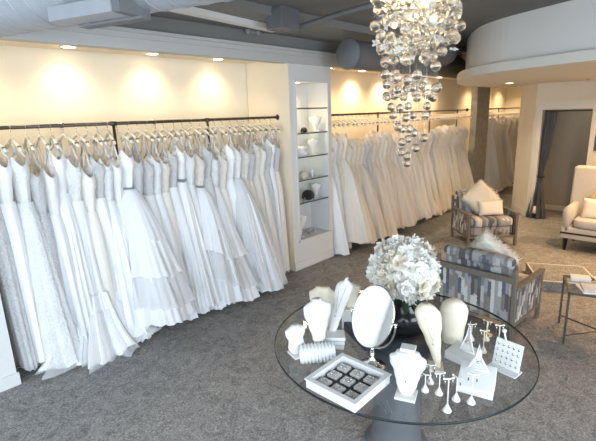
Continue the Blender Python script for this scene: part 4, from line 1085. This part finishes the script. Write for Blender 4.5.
def book(x_, y_, z, w, d, h, m, rz, label):
    q = onside(x_, y_); t = thing('magazine', label, 'magazine', (q.x, q.y, z), ang + rz, 'reading matter on the side table')
    boxo('pages', -w / 2 + .003, w / 2 - .003, -d / 2 + .003, d / 2 - .003, .002, h - .002, M['paper'], t)
    boxo('cover', -w / 2, w / 2, -d / 2, d / 2, h - .002, h, m, t); boxo('back_cover', -w / 2, w / 2, -d / 2, d / 2, 0, .002, m, t)
book(.12, .22, TT + .001, .20, .28, .012, M['paper'], .2, 'white magazine at the bottom of the pile on side table')
book(.13, .24, TT + .014, .19, .27, .010, M['paper2'], .05, 'pale blue magazine on top of the pile on side table')
book(.36, .12, TT + .001, .12, .16, .03, M['paper'], 0, 'thick white book at the back corner of side table')
q = onside(.32, .28); t = thing('bowl', 'small round cream bowl beside the magazines on side table', 'bowl', (q.x, q.y, TT + .001))
bm = bmesh.new(); lathe(bm, [(.03, 0), (.05, .012), (.062, .035), (.065, .05), (.060, .05), (.045, .016), (.002, .012)], 28); bm_obj('bowl_body', bm, M['bowl'], t)

# ------------------------------------------------------------------ sofa
SX, SY = 7.15, 1.40
t = thing('wingback_settee', 'pale grey upholstered wingback settee with dark legs by the doorway', 'sofa', (SX, SY, 0), 0)
# local: front at x=0, depth +x, extends to -y
SW, SD = 1.35, .80
bm = bmesh.new(); box(bm, .0, SD - .06, -SW, 0, .19, .36); bev(bm, .02); bm_obj('seat_base', bm, M['sofa'], t)
bm = bmesh.new(); box(bm, -.006, SD - .06, -SW - .004, .004, .262, .288); bm_obj('dark_band', bm, M['sofaband'], t, False)
bm = bmesh.new(); cushion(bm, SD - .16, SW - .26, .14, (.30, -SW / 2, .43), .25); bm_obj('seat_cushion', bm, M['sofa'], t)
for s, y_ in ((1, 0), (-1, -SW)):
    yy = y_ - s * .065
    rings = []
    for i in range(11):   # rolled arm rising into the wing
        s_ = i / 10; x_ = .0 + (SD - .06) * s_; top = .67 if s_ < .78 else .67 + (s_ - .78) / .22 * .40
        rings.append([(x_, yy + .065 * math.cos(a) * (1.1 if math.sin(a) > .5 else 1), .30 + (top - .30) * (.5 + .5 * math.sin(a)) ** .55) for a in [2 * PI * k / 24 for k in range(24)]])
    o = loft(rings, M['sofa'], 'arm_wing', t, True)
    bmx = bmesh.new(); bmx.from_mesh(o.data); bmesh.ops.holes_fill(bmx, edges=bmx.edges[:]); bmesh.ops.recalc_face_normals(bmx, faces=bmx.faces); bmx.to_mesh(o.data); bmx.free()
bm = bmesh.new(); v_ = box(bm, SD - .34, SD - .10, -SW - .02, .02, .30, 1.19)
for q in v_[4:]: q.co.x += .08
bev(bm, .045, 4); bm_obj('backrest', bm, M['sofa'], t)
for (x_, y_) in ((.06, -.06), (.06, -SW + .06), (SD - .12, -.06), (SD - .12, -SW + .06)):
    bm = bmesh.new(); tube(bm, [(x_, y_, .19), (x_, y_, 0)], [.035, .02], 4); bm_obj('leg', bm, M['darkwood'], t, False)
bm = bmesh.new(); pillow(bm, .14, .52, .30); o = bm_obj('lumbar_pillow', bm, M['pillow_w']); o.matrix_world = Matrix.Translation((SX + .22, SY - .45, .63)) @ rot(0, .22)
tag(o, 'long ivory pillow at the front of the pale settee', 'pillow')
bm = bmesh.new(); pillow(bm, .13, .42, .42); o = bm_obj('square_pillow', bm, M['pillow_t']); o.matrix_world = Matrix.Translation((SX + .38, SY - .52, .76)) @ rot(0, .22, PI / 4)
tag(o, 'tan pillow turned on its corner against the settee back', 'pillow')

# ------------------------------------------------------------------ door curtain
t = thing('door_curtain', 'slate grey satin curtain tied back at the left of the doorway', 'curtain', (DX + .04, DL - .02, 0))
rings = []; n = 80
for i in range(41):
    s = i / 40; z = 2.0 * (1 - s) + .012 * s
    wd, cy_, dp = interp(s, [(0, .13, -.10, .04), (.30, .12, -.07, .045), (.58, .06, -.03, .035), (.62, .06, -.03, .035), (.8, .15, -.02, .08), (1, .22, -.03, .11)])
    rings.append([(.04 + (-dp if i > 26 else 0) * .6 + dp * math.sin(a) * (1 + .5 * math.sin(9 * a)), cy_ + wd * .75 * math.cos(a) * (1 + .05 * math.sin(13 * a)), z) for a in [2 * PI * k / n for k in range(n)]])
loft(rings, M['curtain'], 'drape', t, True)
bm = bmesh.new(); P = [(.03 + .05 * math.sin(a), -.03 + .06 * math.cos(a), .80) for a in [2 * PI * k / 20 for k in range(21)]]; tube(bm, P, .016, 8, False); bm_obj('tie_back', bm, M['sofaband'], t)
bm = bmesh.new(); tube(bm, [(-.10, -.02, .24), (-.13, -.02, .10)], [.02, .04], 12); bm_obj('tassel', bm, M['pillow_w'], t)
bm = bmesh.new(); tube(bm, [(.05, -.78 + .05, 2.0), (.05, .0, 2.0)], .01, 10); bm_obj('curtain_rod', bm, M['rail'], t)
# little wall picture right of the doorway
t = thing('wall_picture', 'small dark picture on the wall right of the doorway', 'picture', (DX - .012, 1.36, 1.45))
boxo('frame', -.012, .011, -.09, .06, -.14, .14, M['bronze'], t, .003); boxo('print', -.014, -.012, -.075, .045, -.125, .125, M['artdark'], t)

# ------------------------------------------------------------------ light
w = bpy.data.worlds.new('sky'); S.world = w; w.use_nodes = True
bg = w.node_tree.nodes['Background']; bg.inputs[0].default_value = (.90, .95, 1.0, 1); bg.inputs[1].default_value = 1.15
def area(name, loc, target, sx, sy, e, col):
    l = bpy.data.lights.new(name, 'AREA'); l.shape = 'RECTANGLE'; l.size = sx; l.size_y = sy; l.energy = e; l.color = col
    o = bpy.data.objects.new(name, l); C.objects.link(o); o.location = loc
    o.rotation_euler = (Vector(target) - Vector(loc)).to_track_quat('-Z', 'Y').to_euler()
area('window_daylight', (.3, -3.4, 1.75), (2.2, 3.5, .9), 5.2, 1.9, 360, (.74, .87, 1))
area('window_daylight', (-2.45, .8, 1.75), (2, 3, .9), 4.6, 1.9, 170, (.74, .87, 1))
v_ = S.view_settings; v_.view_transform = 'Standard'; v_.look = 'None'; v_.gamma = 1; v_.exposure = .05; v_.use_curve_mapping = False
